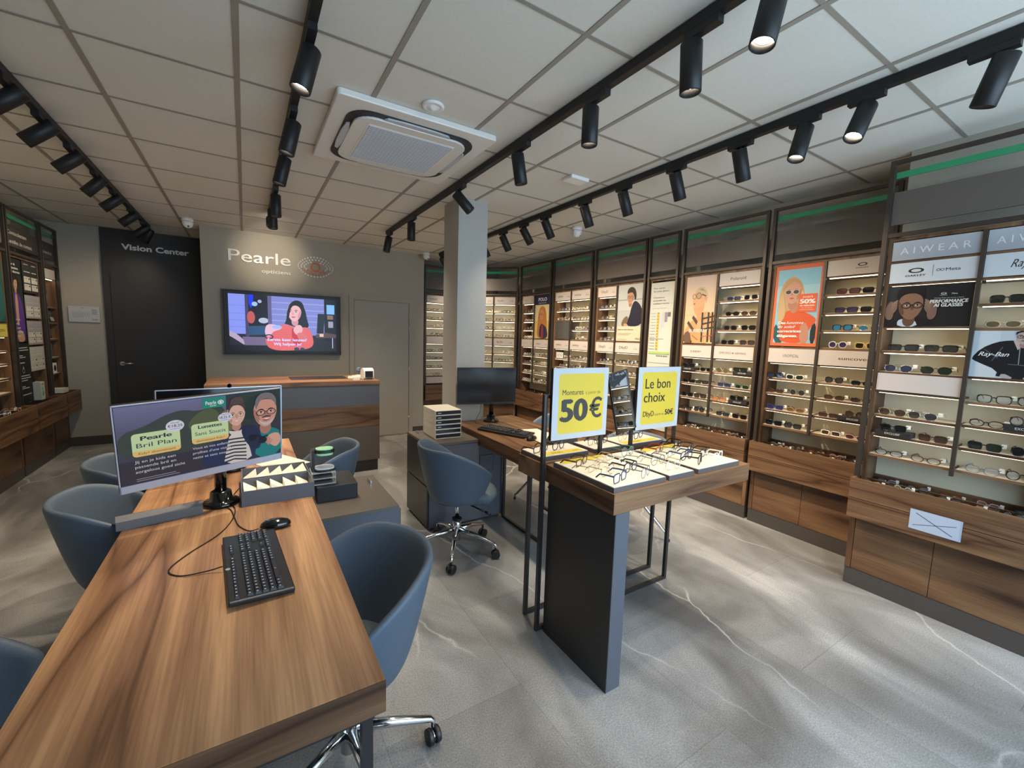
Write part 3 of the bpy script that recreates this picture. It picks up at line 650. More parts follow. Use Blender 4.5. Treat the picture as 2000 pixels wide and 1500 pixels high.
def poster(A, name, label, loc, rot, x, z, y=.012, cat='poster', group=None): return tag(A.build(name, None, w2(loc, rot, x, y, z), rot), label, cat, group)
RW = -PI/2
def two(w, split=None, g=.018):
    a = .048; b = w-.048; m = (w-g)/2 if split is None else split
    return dict(x0=a, x1=m), dict(x0=m+g, x1=b)
def rnd(n, kinds, seed, lo=.12, hi=.88):
    R = random.Random(seed); out = {}
    for i in range(8):
        k = n if isinstance(n, int) else n[i]
        out[i] = [(lo+(hi-lo)*(j+.5)/max(k, 1)+R.uniform(-.02, .02),)+R.choice(kinds) for j in range(k)]
    return out
CLR = [('rectangular', 'black', 'clear'), ('round', 'black', 'clear'), ('square', 'brown', 'clear'), ('round', 'gold', 'clear'), ('oval', 'silver', 'clear'), ('rectangular', 'grey', 'clear'), ('square', 'clear', 'clear'), ('cat-eye', 'black', 'clear'), ('rectangular', 'navy', 'clear')]
# ---- bay 7, nearest
def oakley(A, cx, cz, s, col=(46, 42, 42)):
    x, z, k = cx*A.w, cz*A.h, s*A.h
    A.ell(x, z, k*1.0, k*.42, col, 24, 0, 0, 360, False); A.ell(x, z, k*.64, k*.25, (A.bg if hasattr(A, 'bg') else (226, 212, 203)), 24, 0, 0, 360, False)
    A.text('OAKLEY', x, z-k*.95, k*.28, col, k*2.6, .03, .1, 'c', False)
def metalogo(A, x, z, k, col=(60, 60, 62)):
    A.ring(x-k*.42, z, k*.44, k*.36, k*.11, col, 14, False); A.ring(x+k*.42, z, k*.44, k*.36, k*.11, col, 14, False); A.text('Meta', x+k*1.15, z-k*.42, k*.85, col, k*3.0, .0, 0, 'l', False)
def s_ai(A):
    for i in range(12): A.rect(0, i/12, 1, (i+1)/12, tuple(int(c+2.4*i) for c in (176, 178, 184)))
    A.text('A I W E A R', .5, .32, .34, (240, 240, 240), .80, .012, 0, 'c')
def s_om(A): A.bg = (222, 224, 226); oakley(A, .32, .58, .30); A.rect(.515, .25, .52, .8, (120, 120, 124)); metalogo(A, .60*A.w, .52*A.h, .17*A.h)
def s_rb(A): A.text('Ray-Ban', .50, .36, .34, (50, 48, 50), .42, .004, .42, 'c')
COOL = (222, 224, 226)
B7L = (3.318, 1.10, 0); w7 = .81
c1, c2 = two(w7, .422)
c1.update(signs=((2.062, 2.172, sign(fn=s_ai, base=(178, 180, 186))), (1.930, 2.046, sign(fn=s_om, base=COOL)), (1.287, 1.392, sign())), up=[1.53, 1.403], lo=[1.135, 1.012, .884], led=[1.915, 1.662], mid=1.272, board=(2.060,), all=[1.53, 1.403, 1.135, 1.012, .884])
c2.update(signs=((2.062, 2.172, sign(fn=s_ai, base=(178, 180, 186))), (1.930, 2.046, sign(fn=s_rb, base=COOL))), up=[1.795, 1.668], lo=[1.27, 1.14, 1.012, .884], led=[1.915], board=(2.060, 1.405), all=[1.795, 1.668, 1.27, 1.14, 1.012, .884])
bay('walnut eyewear wall unit standing forward of the others, with a crossed-out paper on its drawers', B7L, RW, w7, [c1, c2], D=.19)
g7 = 'eyewear on the nearest wall unit'; bn = 'nearest wall unit'
fill(B7L, RW, c1, 'left', bn, g7, {0: [(.22, 'wide', 'black', 'grey'), (.74, 'wide', 'black', 'grey')], 1: [(.18, 'aviator', 'silver', 'navy'), (.72, 'aviator', 'black', 'green')], 2: [(.18, 'aviator', 'gold', 'brown'), (.62, 'aviator', 'silver', 'grey')], 3: [(.24, 'square', 'black', 'dark', .03), (.80, 'square', 'brown', 'brown')], 4: [(.20, 'oval', 'black', 'clear'), (.74, 'oval', 'brown', 'clear')]}, 1)
fill(B7L, RW, c2, 'right', bn, g7, {0: [(.24, 'square', 'black', 'green'), (.78, 'square', 'black', 'dark')], 1: [(.24, 'oval', 'beige', 'olive'), (.8, 'oval', 'black', 'dark')], 2: [(.28, 'square', 'black', 'clear'), (.8, 'round', 'black', 'clear')], 3: [(.22, 'oval', 'black', 'clear'), (.76, 'round', 'black', 'clear', .03)], 4: [(.24, 'square', 'black', 'green'), (.82, 'round', 'black', 'dark')], 5: [(.26, 'cat-eye', 'grey', 'clear'), (.8, 'round', 'black', 'clear')]}, 1)
excl(B7L, RW, .155, .004, 1.012, 'dark EXCLUSIF block under black sunglasses on nearest unit, left column'); excl(B7L, RW, .67, .004, 1.14, 'dark EXCLUSIF block on nearest unit, right column', .15)
lie(B7L, RW, w7, 10, 'crossed-out paper unit', D=.19)
A = Art(.366, .238, (26, 24, 28)); sk = (142, 104, 82)
A.rect(0, 0, 1, 1, (30, 28, 31)); A.rect(0, .55, .16, 1, (40, 42, 50))
A.poly([(.0, 0), (.02, .18), (.2, .24), (.5, .24), (.64, 0)], (22, 20, 22), 1); A.poly([(.17, 0), (.16, .14), (.22, .2), (.38, .16), (.42, .0)], (196, 208, 226), 1)
A.face_(.305*.366, .50*.238, .066, sk, .35, (104, 72, 56), (150, 96, 86), (14, 12, 14)); A.poly([(.12, .62), (.13, .92), (.22, 1), (.42, 1), (.47, .9), (.47, .62), (.44, .74), (.38, .82), (.2, .8), (.155, .74)], (20, 17, 17), 2)
for sx, k in ((.06, 1), (.56, -1)):
    A.poly([(sx-.06*k, .2), (sx-.07*k, .45), (sx-.02*k, .64), (sx+.04*k, .62), (sx+.03*k, .44), (sx+.05*k, .3), (sx+.02*k, .15)], (128, 100, 84), 2)
    for j in range(4): A.poly([(sx+.0*k, .50-.07*j), (sx+.06*k, .56-.07*j), (sx+.09*k, .64-.06*j), (sx+.08*k, .67-.06*j), (sx+.02*k, .60-.07*j)], (150-6*j, 120-6*j, 102-6*j), 1)
A.bg = (30, 28, 31); oakley(A, .68, .77, .05, (230, 226, 222)); A.text('Meta', .77, .745, .035, (230, 226, 222), None, .01)
A.text('Oakley Meta est arrive a bord', .74, .655, .028, (200, 196, 190), .32, .005, 0, 'c')
A.text('PERFORMANCE', .745, .555, .075, (236, 232, 224), .42, .05, .12, 'c'); A.text('AI GLASSES', .745, .465, .075, (236, 232, 224), .32, .05, .12, 'c')
poster(A, 'poster', 'black landscape poster of a man holding his glasses, reading PERFORMANCE AI GLASSES', B7L, RW, .050, 1.674)
A = Art(.322, .245, (206, 212, 218)); A.rect(0, .0, 1, 1, (204, 210, 216)); A.rect(0, 0, .3, 1, (214, 220, 226))
A.poly([(.30, .0), (.32, .16), (.05, .34), (.0, .40), (.10, .62), (.26, .76), (.40, .80), (.62, .80), (.76, .72), (.92, .46), (1, .2), (.98, 0)], (26, 26, 30), 1)
A.poly([(.34, 0), (.37, .12), (.52, .0)], (190, 176, 170), 1).poly([(.56, 0), (.7, .12), (.74, 0)], (190, 176, 170), 1)
for p, q in (((.14, .60), (.30, .42)), ((.34, .66), (.24, .36)), ((.66, .66), (.84, .42)), ((.42, .3), (.7, .28)), ((.74, .3), (.86, .2))): A.line([p, q], .004, (92, 94, 104))
A.poly([(.44, .80), (.50, .60), (.60, .80)], (206, 180, 170)).line([(.52, .7), (.53, .3)], .003, (160, 162, 170))
A.poly([(.46, .98), (.70, 1), (.74, .5), (.66, .5), (.62, .8)], (22, 20, 22), 1); A.face_(.55*.322, .87*.245, .031, (198, 170, 158), -.2, (166, 134, 124), (140, 70, 70), (18, 16, 18))
A.poly([(.455, .90), (.47, 1), (.66, 1), (.65, .9), (.6, .97), (.5, .97)], (22, 20, 22), 1)
A.text('Ray-Ban', .08, .46, .09, (250, 250, 250), .34, .01, .42); metalogo(A, .66*.322, .49*.245, .020, (250, 250, 250))
poster(A, 'poster', 'pale poster of a woman in a black leather jacket, on the nearest wall unit', B7L, RW, w7-.370, 1.406)
A = Art(.215, .115, (206, 218, 240), .0015, (170, 180, 200)); A.line([(.12, .84), (.84, .14)], .0035, (50, 50, 80)); A.line([(.08, .2), (.9, .66)], .0028, (60, 60, 92)); A.rect(.96, 0, 1, 1, (190, 204, 228))
tag(A.build('paper_sheet', None, w2(B7L, RW, .305, -.0825, .515), RW+.0), 'white laminated paper with two pen strokes crossed, taped to walnut drawers', 'paper')
# ---- bays 6 and 5
B6L = (3.72, 1.971, 0); w6 = .815; c1, c2 = two(w6)
c1.update(signs=((1.402, 1.517, sign('UNOFFICIAL', .5, .34, .2, bold=.0)),), up=[], led=[], board=(1.53,), all=LO)
c2.update(signs=((2.062, 2.176, sign(fn=lambda A: oakley(A, .62, .60, .25))), (1.402, 1.517, sign('suncover', .66, .56, .2, bold=.012))))
c1['lo'] = LO
bay('walnut eyewear wall unit with the orange-bordered sunglasses poster', B6L, RW, w6, [c1, c2])
g6 = 'sunglasses on the wall unit with the orange poster'; bn = 'orange poster unit'
fill(B6L, RW, c1, 'left', bn, g6, {0: [(.10, 'round', 'black', 'navy', 0, .5), (.62, 'cat-eye', 'clear', 'green')], 1: [(.12, 'oval', 'brown', 'brown'), (.70, 'round', 'silver', 'grey')], 2: [(.16, 'cat-eye', 'navy', 'violet'), (.70, 'oval', 'amber', 'olive')], 3: [(.16, 'square', 'black', 'dark'), (.68, 'square', 'black', 'grey')]}, 1)
fill(B6L, RW, c2, 'right', bn, g6, {0: [(.38, 'wide', 'black', 'ruby'), (.92, 'wide', 'black', 'dark')], 1: [(.36, 'wide', 'black', 'violet'), (.92, 'wide', 'black', 'dark')], 2: [(.34, 'square', 'black', 'blue'), (.90, 'oval', 'silver', 'blue')], 3: [(.28, 'round', 'clear', 'violet'), (.86, 'square', 'yellow', 'dark')], 4: [(.28, 'round', 'black', 'grey'), (.88, 'oval', 'black', 'dark')], 5: [(.32, 'oval', 'brown', 'brown'), (.90, 'oval', 'brown', 'grey')], 6: [(.24, 'rectangular', 'brown', 'brown'), (.84, 'round', 'brown', 'brown', .03)], 7: [(.32, 'rectangular', 'clear', 'brown'), (.88, 'oval', 'pink', 'brown')]}, 1)
excl(B6L, RW, .68, .004, 1.007, 'dark EXCLUSIF block on the orange poster unit, right column', .19)
lie(B6L, RW, w6, 10, 'orange poster unit')
A = Art(.350, .640, (238, 118, 74)); A.rect(.06, .04, .94, .95, (150, 204, 226)); A.rect(.06, .55, .94, .75, (172, 212, 226))
hr, sk = (206, 170, 122), (214, 160, 132)
A.poly([(.13, .28), (.10, .55), (.14, .75), (.30, .86), (.46, .86), (.60, .76), (.66, .62), (.64, .5), (.45, .4), (.2, .22)], hr, 2); A.poly([(.55, .72), (.66, .62), (.72, .52), (.6, .5)], (226, 200, 150), 1)
A.poly([(.06, .04), (.06, .30), (.2, .20), (.3, .04)], (44, 92, 98), 1); A.poly([(.16, .12), (.24, .42), (.42, .46), (.62, .44), (.90, .36), (.94, .30), (.80, .22), (.76, .04), (.26, .04)], (226, 96, 52), 2)
A.poly([(.36, .44), (.36, .54), (.54, .54), (.54, .44), (.46, .40)], (198, 140, 112), 1); A.poly([(.62, .30), (.78, .28), (.82, .04), (.62, .04)], (204, 146, 118), 1); A.poly([(.83, .24), (.94, .30), (.94, .04), (.84, .04)], (40, 44, 46), 1)
A.face_(.405*.35, .665*.64, .075, sk, -.25, (190, 134, 108), (190, 96, 90), (214, 206, 206), (88, 68, 66))
A.poly([(.17, .66), (.2, .80), (.36, .85), (.56, .80), (.62, .68), (.52, .77), (.40, .81), (.26, .75)], (196, 156, 108), 2); A.poly([(.12, .3), (.13, .6), (.2, .68), (.24, .56), (.3, .44), (.24, .3)], (214, 178, 128), 2)
A.rect(.54, .42, .91, .64, (238, 106, 62)); A.text("jusqu'à", .725, .595, .022, (250, 230, 215), .2, .02, 0, 'c'); A.text('50%', .725, .525, .05, (252, 246, 240), .30, .05, 0, 'c'); A.text('de réduction', .725, .49, .022, (252, 240, 230), .29, .03, 0, 'c')
A.text('sur vos verres', .725, .465, .012, (250, 230, 215), .22, .01, 0, 'c'); A.text('solaires correcteurs', .725, .443, .012, (250, 230, 215), .28, .01, 0, 'c')
A.text('Des', .16, .275, .034, (252, 250, 246), .15, .05); A.text('lunettes', .33, .275, .034, (252, 250, 246), .36, .01, .4); A.text('de soleil', .15, .225, .034, (252, 250, 246), .38, .01, .4); A.text('correctrices', .15, .17, .034, (252, 250, 246), .5, .05); A.text('élégantes.', .15, .112, .034, (252, 250, 246), .44, .05)
poster(A, 'poster', 'orange-bordered poster of a blonde woman in sunglasses, reading 50%', B6L, RW, .050, 1.538)
B5L = (3.72, 2.813, 0); c1, c2 = two(w6, .375)
def s_arm(A): A.text('EMPORIO', .45, .4, .17, (96, 88, 84), .30, 0, 0, 'r'); A.poly([(.46, .56), (.5, .4), (.54, .56), (.5, .5)], (90, 82, 78)); A.text('ARMANI', .55, .4, .17, (96, 88, 84), .27)
c1.update(signs=((1.402, 1.517, sign('BURBERRY', .48, .36, .17)),), up=[], led=[], board=(1.53,), all=LO, lo=LO)
c2.update(signs=((2.062, 2.176, sign('Polaroid', .48, .38, .24)), (1.402, 1.517, sign(fn=s_arm))))
bay('walnut eyewear wall unit with the plaid scarf poster', B5L, RW, w6-.004, [c1, c2])
g5 = 'sunglasses on the wall unit with the plaid scarf poster'; bn = 'plaid poster unit'
fill(B5L, RW, c1, 'left', bn, g5, {0: [(.22, 'cat-eye', 'black', 'dark', .03), (.86, 'oval', 'black', 'dark')], 1: [(.18, 'rectangular', 'black', 'dark'), (.72, 'rectangular', 'black', 'grey')], 2: [(.18, 'square', 'black', 'dark'), (.72, 'square', 'black', 'brown')], 3: [(.18, 'rectangular', 'black', 'grey'), (.72, 'round', 'black', 'grey')]}, 1)
fill(B5L, RW, c2, 'right', bn, g5, {0: [(.34, 'rectangular', 'navy', 'navy'), (.84, 'square', 'silver', 'dark')], 1: [(.34, 'oval', 'black', 'dark'), (.82, 'oval', 'brown', 'brown')], 2: [(.30, 'square', 'brown', 'dark'), (.84, 'square', 'black', 'dark')], 3: [(.26, 'cat-eye', 'black', 'dark'), (.82, 'square', 'brown', 'grey')], 4: [(.18, 'round', 'gold', 'olive'), (.76, 'rectangular', 'black', 'green', .03)], 5: [(.26, 'rectangular', 'navy', 'navy'), (.78, 'rectangular', 'green', 'green')], 6: [(.14, 'rectangular', 'amber', 'amber'), (.72, 'square', 'black', 'dark', .03)], 7: [(.28, 'rectangular', 'black', 'grey'), (.80, 'square', 'brown', 'dark')]}, 1)
excl(B5L, RW, .13, .004, 1.27, 'dark EXCLUSIF block on the plaid poster unit, left column', .15); excl(B5L, RW, .68, .004, 1.27, 'dark EXCLUSIF block on the plaid poster unit, right column, upper of two'); excl(B5L, RW, .66, .004, 1.007, 'dark EXCLUSIF block on the plaid poster unit, right column, lower of two')
lie(B5L, RW, w6-.004, 10, 'plaid poster unit')
A = Art(.322, .640, (240, 208, 158)); 
for i in range(12): A.rect(0, i/12, 1, (i+1)/12, (int(244-1.6*i), int(206-.4*i), int(150+3.4*i)))
A.rect(0, .42, 1, .425, (206, 178, 130)); A.poly([(.0, .1), (.05, .22), (.3, .36), (.5, .42), (.7, .48), (.9, .44), (1, .36), (1, 0), (0, 0)], (214, 166, 112), 1)
A.poly([(.28, .56), (.32, .46), (.5, .36), (.62, .46), (.66, .62), (.6, .68), (.4, .62)], (226, 168, 124), 2)
A.poly([(.28, .60), (.24, .64), (.29, .68), (.30, .76), (.40, .82), (.6, .80), (.68, .70), (.64, .60), (.52, .55), (.36, .52), (.29, .55)], (232, 178, 134), 2); A.poly([(.27, .60), (.33, .61), (.33, .58), (.27, .575)], (196, 100, 84), 1)
A.poly([(.36, .79), (.42, .84), (.58, .84), (.70, .78), (.74, .68), (.70, .58), (.66, .62), (.62, .70), (.5, .76), (.38, .77)], (206, 188, 152), 2); A.poly([(.42, .80), (.56, .82), (.68, .74), (.6, .78)], (170, 154, 126), 1); A.ell(.66, .67, .035, .03, (222, 164, 120))
A.ell(.29, .70, .06, .035, (222, 198, 158), 16, .1).ring(.29, .70, .065, .04, .006, (150, 110, 76)); A.ell(.44, .71, .085, .045, (196, 172, 136), 18, .2).ring(.44, .71, .09, .048, .007, (140, 104, 74)); A.line([(.54, .73), (.68, .70)], .010, (80, 62, 52))
for x, col in ((.60, (60, 52, 58)), (.72, (214, 180, 140)), (.80, (56, 48, 54)), (.92, (56, 48, 54))): A.poly([(x, .02), (x+.05, .02), (x+.03, .46), (x-.02, .46)], col)
for z in (.20, .28, .36): A.poly([(.58, z-.01), (1, z+.03), (1, z+.055), (.58, z+.015)], (68, 58, 60))
for x, z in ((.10, .30), (.26, .38), (.04, .12)): A.poly([(x, z), (x+.05, z+.04), (x+.28, z-.10), (x+.22, z-.13)], (92, 72, 66))
A.poly([(.42, .22), (.46, .34), (.58, .34), (.60, .24), (.52, .18)], (230, 176, 132), 2).line([(.3, .12), (.5, .05)], .008, (196, 92, 80)).line([(.6, .1), (1, .12)], .006, (196, 92, 80)).poly([(0, .0), (.0, .14), (.2, .2), (.3, .0)], (120, 90, 76), 1)
A.text('BURBERRY', .50, .165, .048, (252, 246, 236), .62, .004, 0, 'c')
poster(A, 'poster', 'tall warm poster of a short-haired woman in a plaid scarf', B5L, RW, .050, 1.538)
# ---- bay 4: narrow lens chart
B4L = (3.72, 3.236, 0); w4 = .378
bay('narrow walnut wall unit carrying the tall lens chart', B4L, RW, w4, [dict(x0=.048, x1=w4-.048, up=[], lo=[], led=[])], box=False, doors=False)
A = Art(.300, 1.56, (216, 216, 206)); g_ = (70, 74, 78)
for k, (s_, z) in enumerate((('Kies samen', .957), ('de juiste glazen', .937), ('Choisissons', .895), ('ensemble les', .875), ('meilleurs verres', .855))): A.text(s_, .12, z, .0105, g_, (.48, .64, .48, .54, .68)[k], .008)
A.text('Uitvoering / Exécution', .1, .825, .006, (150, 152, 150), .6)
A.rect(.33, .635, .43, .80, (236, 190, 92)).rect(.33, .545, .43, .62, (236, 190, 92)).rect(.66, .735, .77, .80, (150, 148, 156)).rect(.78, .77, .9, .80, (120, 116, 126)).rect(.55, .70, .64, .80, (206, 206, 212)).rect(.44, .67, .53, .80, (216, 216, 218))
for i in range(13): A.rect(.06, .792-.02*i, .28, .796-.02*i, (176, 176, 172)); A.rect(.36, .792-.02*i, .40, .797-.02*i, (120, 100, 60))
A.rect(.05, .622, .65, .624, (130, 130, 130)).rect(.06, .52, .94, .535, (176, 206, 120)); 
for i in range(5): A.rect(.4+.1*i, .505, .47+.1*i, .512, (120, 124, 120))
for i in range(9): A.rect(.06, .46-.05*i, .94, .463-.05*i, (200, 202, 196))
A.rect(.06, .12, .94, .16, (200, 216, 150))
poster(A, 'lens_chart', 'tall pale chart about choosing lenses with yellow bars', B4L, RW, .040, .60, .004, 'chart')
# ---- bays 3, 2, 1
B3L = (3.72, 4.069, 0); c1, c2 = two(w6, .365)
c1.update(signs=((2.062, 2.176, sign('DbyD', .36, .36, .26, price='€ 50', base=(232, 216, 204))), (1.402, 1.517, sign('DbyD', .36, .36, .26, price='€ 50', bold=.01))))
c2.update(signs=((1.402, 1.517, sign('DbyD', .34, .34, .26, price='€ 50', bold=.01)),), up=[], led=[], board=(1.53,), all=LO)
bay('walnut eyewear wall unit with the poster of a man in a navy sweater', B3L, RW, w6-.012, [c1, c2])
g3 = 'eyeglasses on the wall units behind the display table'; bn = 'navy sweater unit'
fill(B3L, RW, c1, 'left', bn, g3, rnd([3, 2, 3, 3, 2, 0, 0, 0], CLR, 3), 0); fill(B3L, RW, c2, 'right', bn, g3, {k-4: v for k, v in rnd([0, 0, 0, 0, 4, 3, 2, 0], CLR, 4).items() if k > 3}, 0)
A = Art(.380, .640, (206, 206, 204)); A.rect(0, .26, 1, 1, (206, 206, 203)).rect(0, .72, 1, .74, (160, 162, 162)).rect(0, .26, 1, .55, (190, 192, 190)); A.rect(0, 0, 1, .26, (222, 210, 182))
A.poly([(.32, .26), (.50, .44), (.55, .60), (.66, .72), (.86, .66), (1, .52), (1, .26)], (34, 32, 52), 2); A.poly([(.16, .27), (.24, .40), (.42, .46), (.46, .36), (.34, .26)], (120, 104, 78), 2).poly([(.26, .27), (.30, .32), (.44, .30), (.44, .26)], (206, 156, 122), 1)
A.face_(.50*.38, .765*.64, .058, (206, 154, 120), -.35, (176, 124, 94), (166, 96, 84), (96, 88, 84)); A.poly([(.36, .83), (.40, .93), (.56, .96), (.70, .90), (.74, .76), (.68, .70), (.64, .80), (.58, .86), (.44, .85)], (58, 44, 34), 2)
A.text('Made for Every Moment', .06, .195, .022, (70, 66, 60), .62, .012); A.rect(.06, .13, .6, .135, (150, 140, 124)).rect(.06, .11, .5, .115, (150, 140, 124)).rect(.06, .03, .44, .034, (170, 160, 140)); A.text('DbyD', .78, .03, .03, (60, 56, 52), .2)
poster(A, 'poster', 'poster of a dark-haired man in a navy sweater with a cream caption', B3L, RW, .386, 1.538)
B2L = (3.72, 4.925, 0); c1, c2 = two(w6, .385)
un = lambda: sign('UNOFFICIAL', .32, .36, .18, price='€ 100', bold=.02)
c1.update(signs=((2.062, 2.176, un()), (1.402, 1.517, un())), up=[1.93, 1.795], mirror=(1.54, 1.78), led=[2.052], board=(1.532,), all=[1.93, 1.795]+LO); c2.update(signs=((2.062, 2.176, un()), (1.402, 1.517, un())))
bay('walnut eyewear wall unit with a small grey mirror pane', B2L, RW, w6-.004, [c1, c2]); bn = 'mirror pane unit'
q = rnd([3, 3, 2, 1, 2, 0, 0, 0], CLR, 5); fill(B2L, RW, c1, 'left', bn, g3, q, 0); fill(B2L, RW, c2, 'right', bn, g3, rnd([3, 4, 2, 2, 4, 3, 0, 0], CLR, 6), 0)
A = Art(.16, .085, (240, 238, 232), .004); A.text('UNOFFICIAL', .5, .4, .18, (70, 70, 70), .6, .01, 0, 'c'); poster(A, 'counter_card', 'small white card standing on a shelf of the mirror pane unit', B2L, RW, .08, 1.2705, .03, 'card')
B1L = (3.72, 5.768, 0); c1, c2 = two(w6, .37)
c1.update(signs=((2.062, 2.176, sign('POLO', .3, .3, .2, (170, 156, 148), price='€ 80')), (1.402, 1.517, sign('POLO', .3, .3, .18, (200, 180, 150), price='€ 80'))))
c2.update(signs=((1.402, 1.517, sign('Seen', .3, .26, .2, price='€ 30', bold=.01)),), up=[], led=[], board=(1.53,), all=LO)
bay('walnut eyewear wall unit with the navy-topped poster of a woman', B1L, RW, w6-.01, [c1, c2]); bn = 'navy-topped poster unit'
fill(B1L, RW, c1, 'left', bn, g3, rnd([3, 2, 3, 3, 3, 2, 2, 3], CLR+[('oval', 'white', 'clear')], 7), 0); fill(B1L, RW, c2, 'right', bn, g3, {k-4: v for k, v in rnd([0, 0, 0, 0, 5, 4, 4, 4], CLR, 8).items() if k > 3}, 0)
lie(B1L, RW, w6-.01, 4, 'navy-topped poster unit')
A = Art(.366, .640, (240, 218, 170)); A.rect(0, .77, 1, 1, (36, 40, 84)); A.text('POLO', .5, .855, .075, (248, 246, 240), .56, .03, 0, 'c'); A.text('RALPH LAUREN', .5, .80, .018, (240, 238, 236), .5, .02, 0, 'c')
A.rect(0, 0, 1, .4, (230, 196, 120)); A.poly([(.14, .0), (.2, .34), (.24, .58), (.36, .72), (.62, .74), (.78, .60), (.84, .3), (.9, 0)], (196, 128, 66), 2)
A.poly([(.30, .0), (.34, .26), (.46, .34), (.60, .32), (.84, .24), (.94, .0)], (52, 54, 78), 2); A.poly([(.46, .0), (.48, .3), (.58, .3), (.62, .0)], (164, 60, 50)); A.face_(.48*.366, .545*.64, .062, (222, 156, 104), -.35, (196, 126, 78), (176, 92, 72), (120, 60, 44))
A.poly([(.28, .56), (.32, .68), (.46, .74), (.64, .70), (.72, .52), (.70, .3), (.66, .5), (.58, .64), (.42, .66)], (206, 138, 70), 2)
poster(A, 'poster', 'poster of a blonde woman in red glasses below a navy header', B1L, RW, .389, 1.538)
# ---- corner units
BAr = -PI/4; BAL = (3.137, 6.412, 0); c1, c2 = two(w6, .40)
rbs = lambda: sign('Ray-Ban', .30, .30, .24, shear=.4, price='€ 150')
for c in (c1, c2): c.update(signs=((2.062, 2.176, rbs()), (1.402, 1.517, rbs())))
bay('walnut eyewear wall unit set diagonally across the back corner', BAL, BAr, w6, [c1, c2], D=.15); bn = 'diagonal corner unit'
fill(BAL, BAr, c1, 'left', bn, g3, rnd([2, 2, 3, 1, 2, 4, 0, 0], CLR, 9, .3, .95), 0); fill(BAL, BAr, c2, 'right', bn, g3, rnd([4, 4, 3, 4, 3, 4, 0, 0], CLR, 10), 0)
BBL = (2.455, 6.668, 0); wb = .62; c1 = dict(x0=.048, x1=wb-.048)
c1.update(signs=((2.062, 2.176, sign('FERRARI', .22, .24, .2, price='€ 180', bold=.01)), (1.402, 1.517, sign('', price='€ 180')), (.745, .85, sign())))
bay('walnut eyewear wall unit beside the grey door, left of the pillar', BBL, 0, wb, [c1], D=.2)
fill(BBL, 0, c1, 'lit', 'unit beside grey door', g3, rnd([3, 3, 3, 3, 3, 3, 3, 3], CLR, 12, .03, .62), 0)
# ================================================================== left wall
LWr = PI/2
def lb(Y): return (-1.91, Y, 0)
c1, c2 = two(.80, .36); c1.update(up=[], led=[], lo=LO); c2.update(up=[], led=[], lo=LO, board=(1.53,))
bay('dark walnut wall unit at the left edge, with a teal poster', lb(5.27), LWr, .80, [c1, c2], boxp=.13)
A = Art(.36, .64, (44, 92, 88)); A.poly([(0, 0), (0, .5), (.5, .62), (1, .5), (1, 0)], (52, 110, 104), 2); A.face_(.45*.36, .7*.64, .07, (206, 150, 120), .2); A.poly([(.2, .72), (.3, .92), (.6, .94), (.72, .7), (.6, .84), (.34, .84)], (60, 42, 32), 2)
poster(A, 'poster', 'teal poster cut by the left edge of the view', lb(5.27), LWr, .395, 1.54)
A = Art(.36, .12, (232, 214, 104)); A.text('LENZEN', .6, .4, .2, (90, 84, 50), .5, .01, 0, 'c'); poster(A, 'shelf_card', 'yellow card below the teal poster', lb(5.27), LWr, .395, 1.40, cat='card')
for i in range(4): o = put(('oval', 'cat-eye', 'round', 'square')[i], ('black', 'white', 'brown', 'pink')[i], 'clear', 0, w2(lb(5.27), LWr, .36+.11*i, -.075+.03*(i % 2), .6765), LWr+.2, 'lying in the left wall tray, %s from left' % ORD[i], 'eyeglasses in the open drawer trays')
def fasc(a, b=None):
    def f(A):
        A.text(a, .05, .62 if b else .30, .20, (214, 210, 202), .58 if b else .7, .004)
        if b: A.text(b, .05, .16, .20, (214, 210, 202), .74, .004)
    return f
bay('dark walnut wall unit with contact lens panels', lb(6.10), LWr, .80, [dict(x0=.048, x1=.752, up=[], lo=[], led=[])], boxp=.13, fascia=fasc('Contactlenzen', 'Lentilles de contact'))
A = Art(.30, .82, (34, 36, 38)); A.rect(0, 0, 1, .8, (42, 52, 44)); A.poly([(.0, .0), (.1, .46), (.3, .6), (.6, .6), (.95, .48), (1, 0)], (96, 62, 150), 2); A.poly([(.36, .2), (.38, .58), (.58, .58), (.56, .2)], (206, 160, 130), 1).poly([(.3, .0), (.4, .16), (.8, .12), (.9, 0)], (206, 160, 130), 1)
A.face_(.47*.30, .70*.82, .052, (212, 166, 138), .1); A.poly([(.24, .64), (.3, .80), (.5, .84), (.72, .78), (.76, .62), (.66, .74), (.4, .76)], (44, 32, 26), 2)
for i, s_ in enumerate(('Maar de', 'contactlens', 'wel discrete')): A.text(s_, .06, .92-.045*i, .028, (240, 238, 234), (.5, .7, .8)[i], .03)
for i, s_ in enumerate(('Alors de', 'liberté', 'avec par', 'vos lentilles', 'comfort')): A.text(s_, .06, .26-.05*i, .028, (240, 238, 234), (.5, .42, .5, .66, .45)[i], .03)
poster(A, 'poster', 'tall poster of a person in a purple jacket on the contact lens unit', lb(6.10), LWr, .040, 1.345)
A = Art(.31, .60, (36, 40, 40))
for i, (z, w_) in enumerate(((.92, .7), (.88, .74), (.79, .3), (.76, .5), (.67, .4), (.45, .7), (.41, .76), (.37, .5), (.27, .3), (.24, .6), (.13, .7))): A.rect(.14, z, .14+w_, z+.016, (206, 206, 200))
A.ring(.40, .545, .09, .04, .004, (214, 214, 206)); A.poly([(.36, .58), (.40, .63), (.44, .58)], (214, 214, 206))
poster(A, 'info_panel', 'dark panel of white text under the purple jacket poster', lb(6.10), LWr, .038, .728, .002, 'panel')
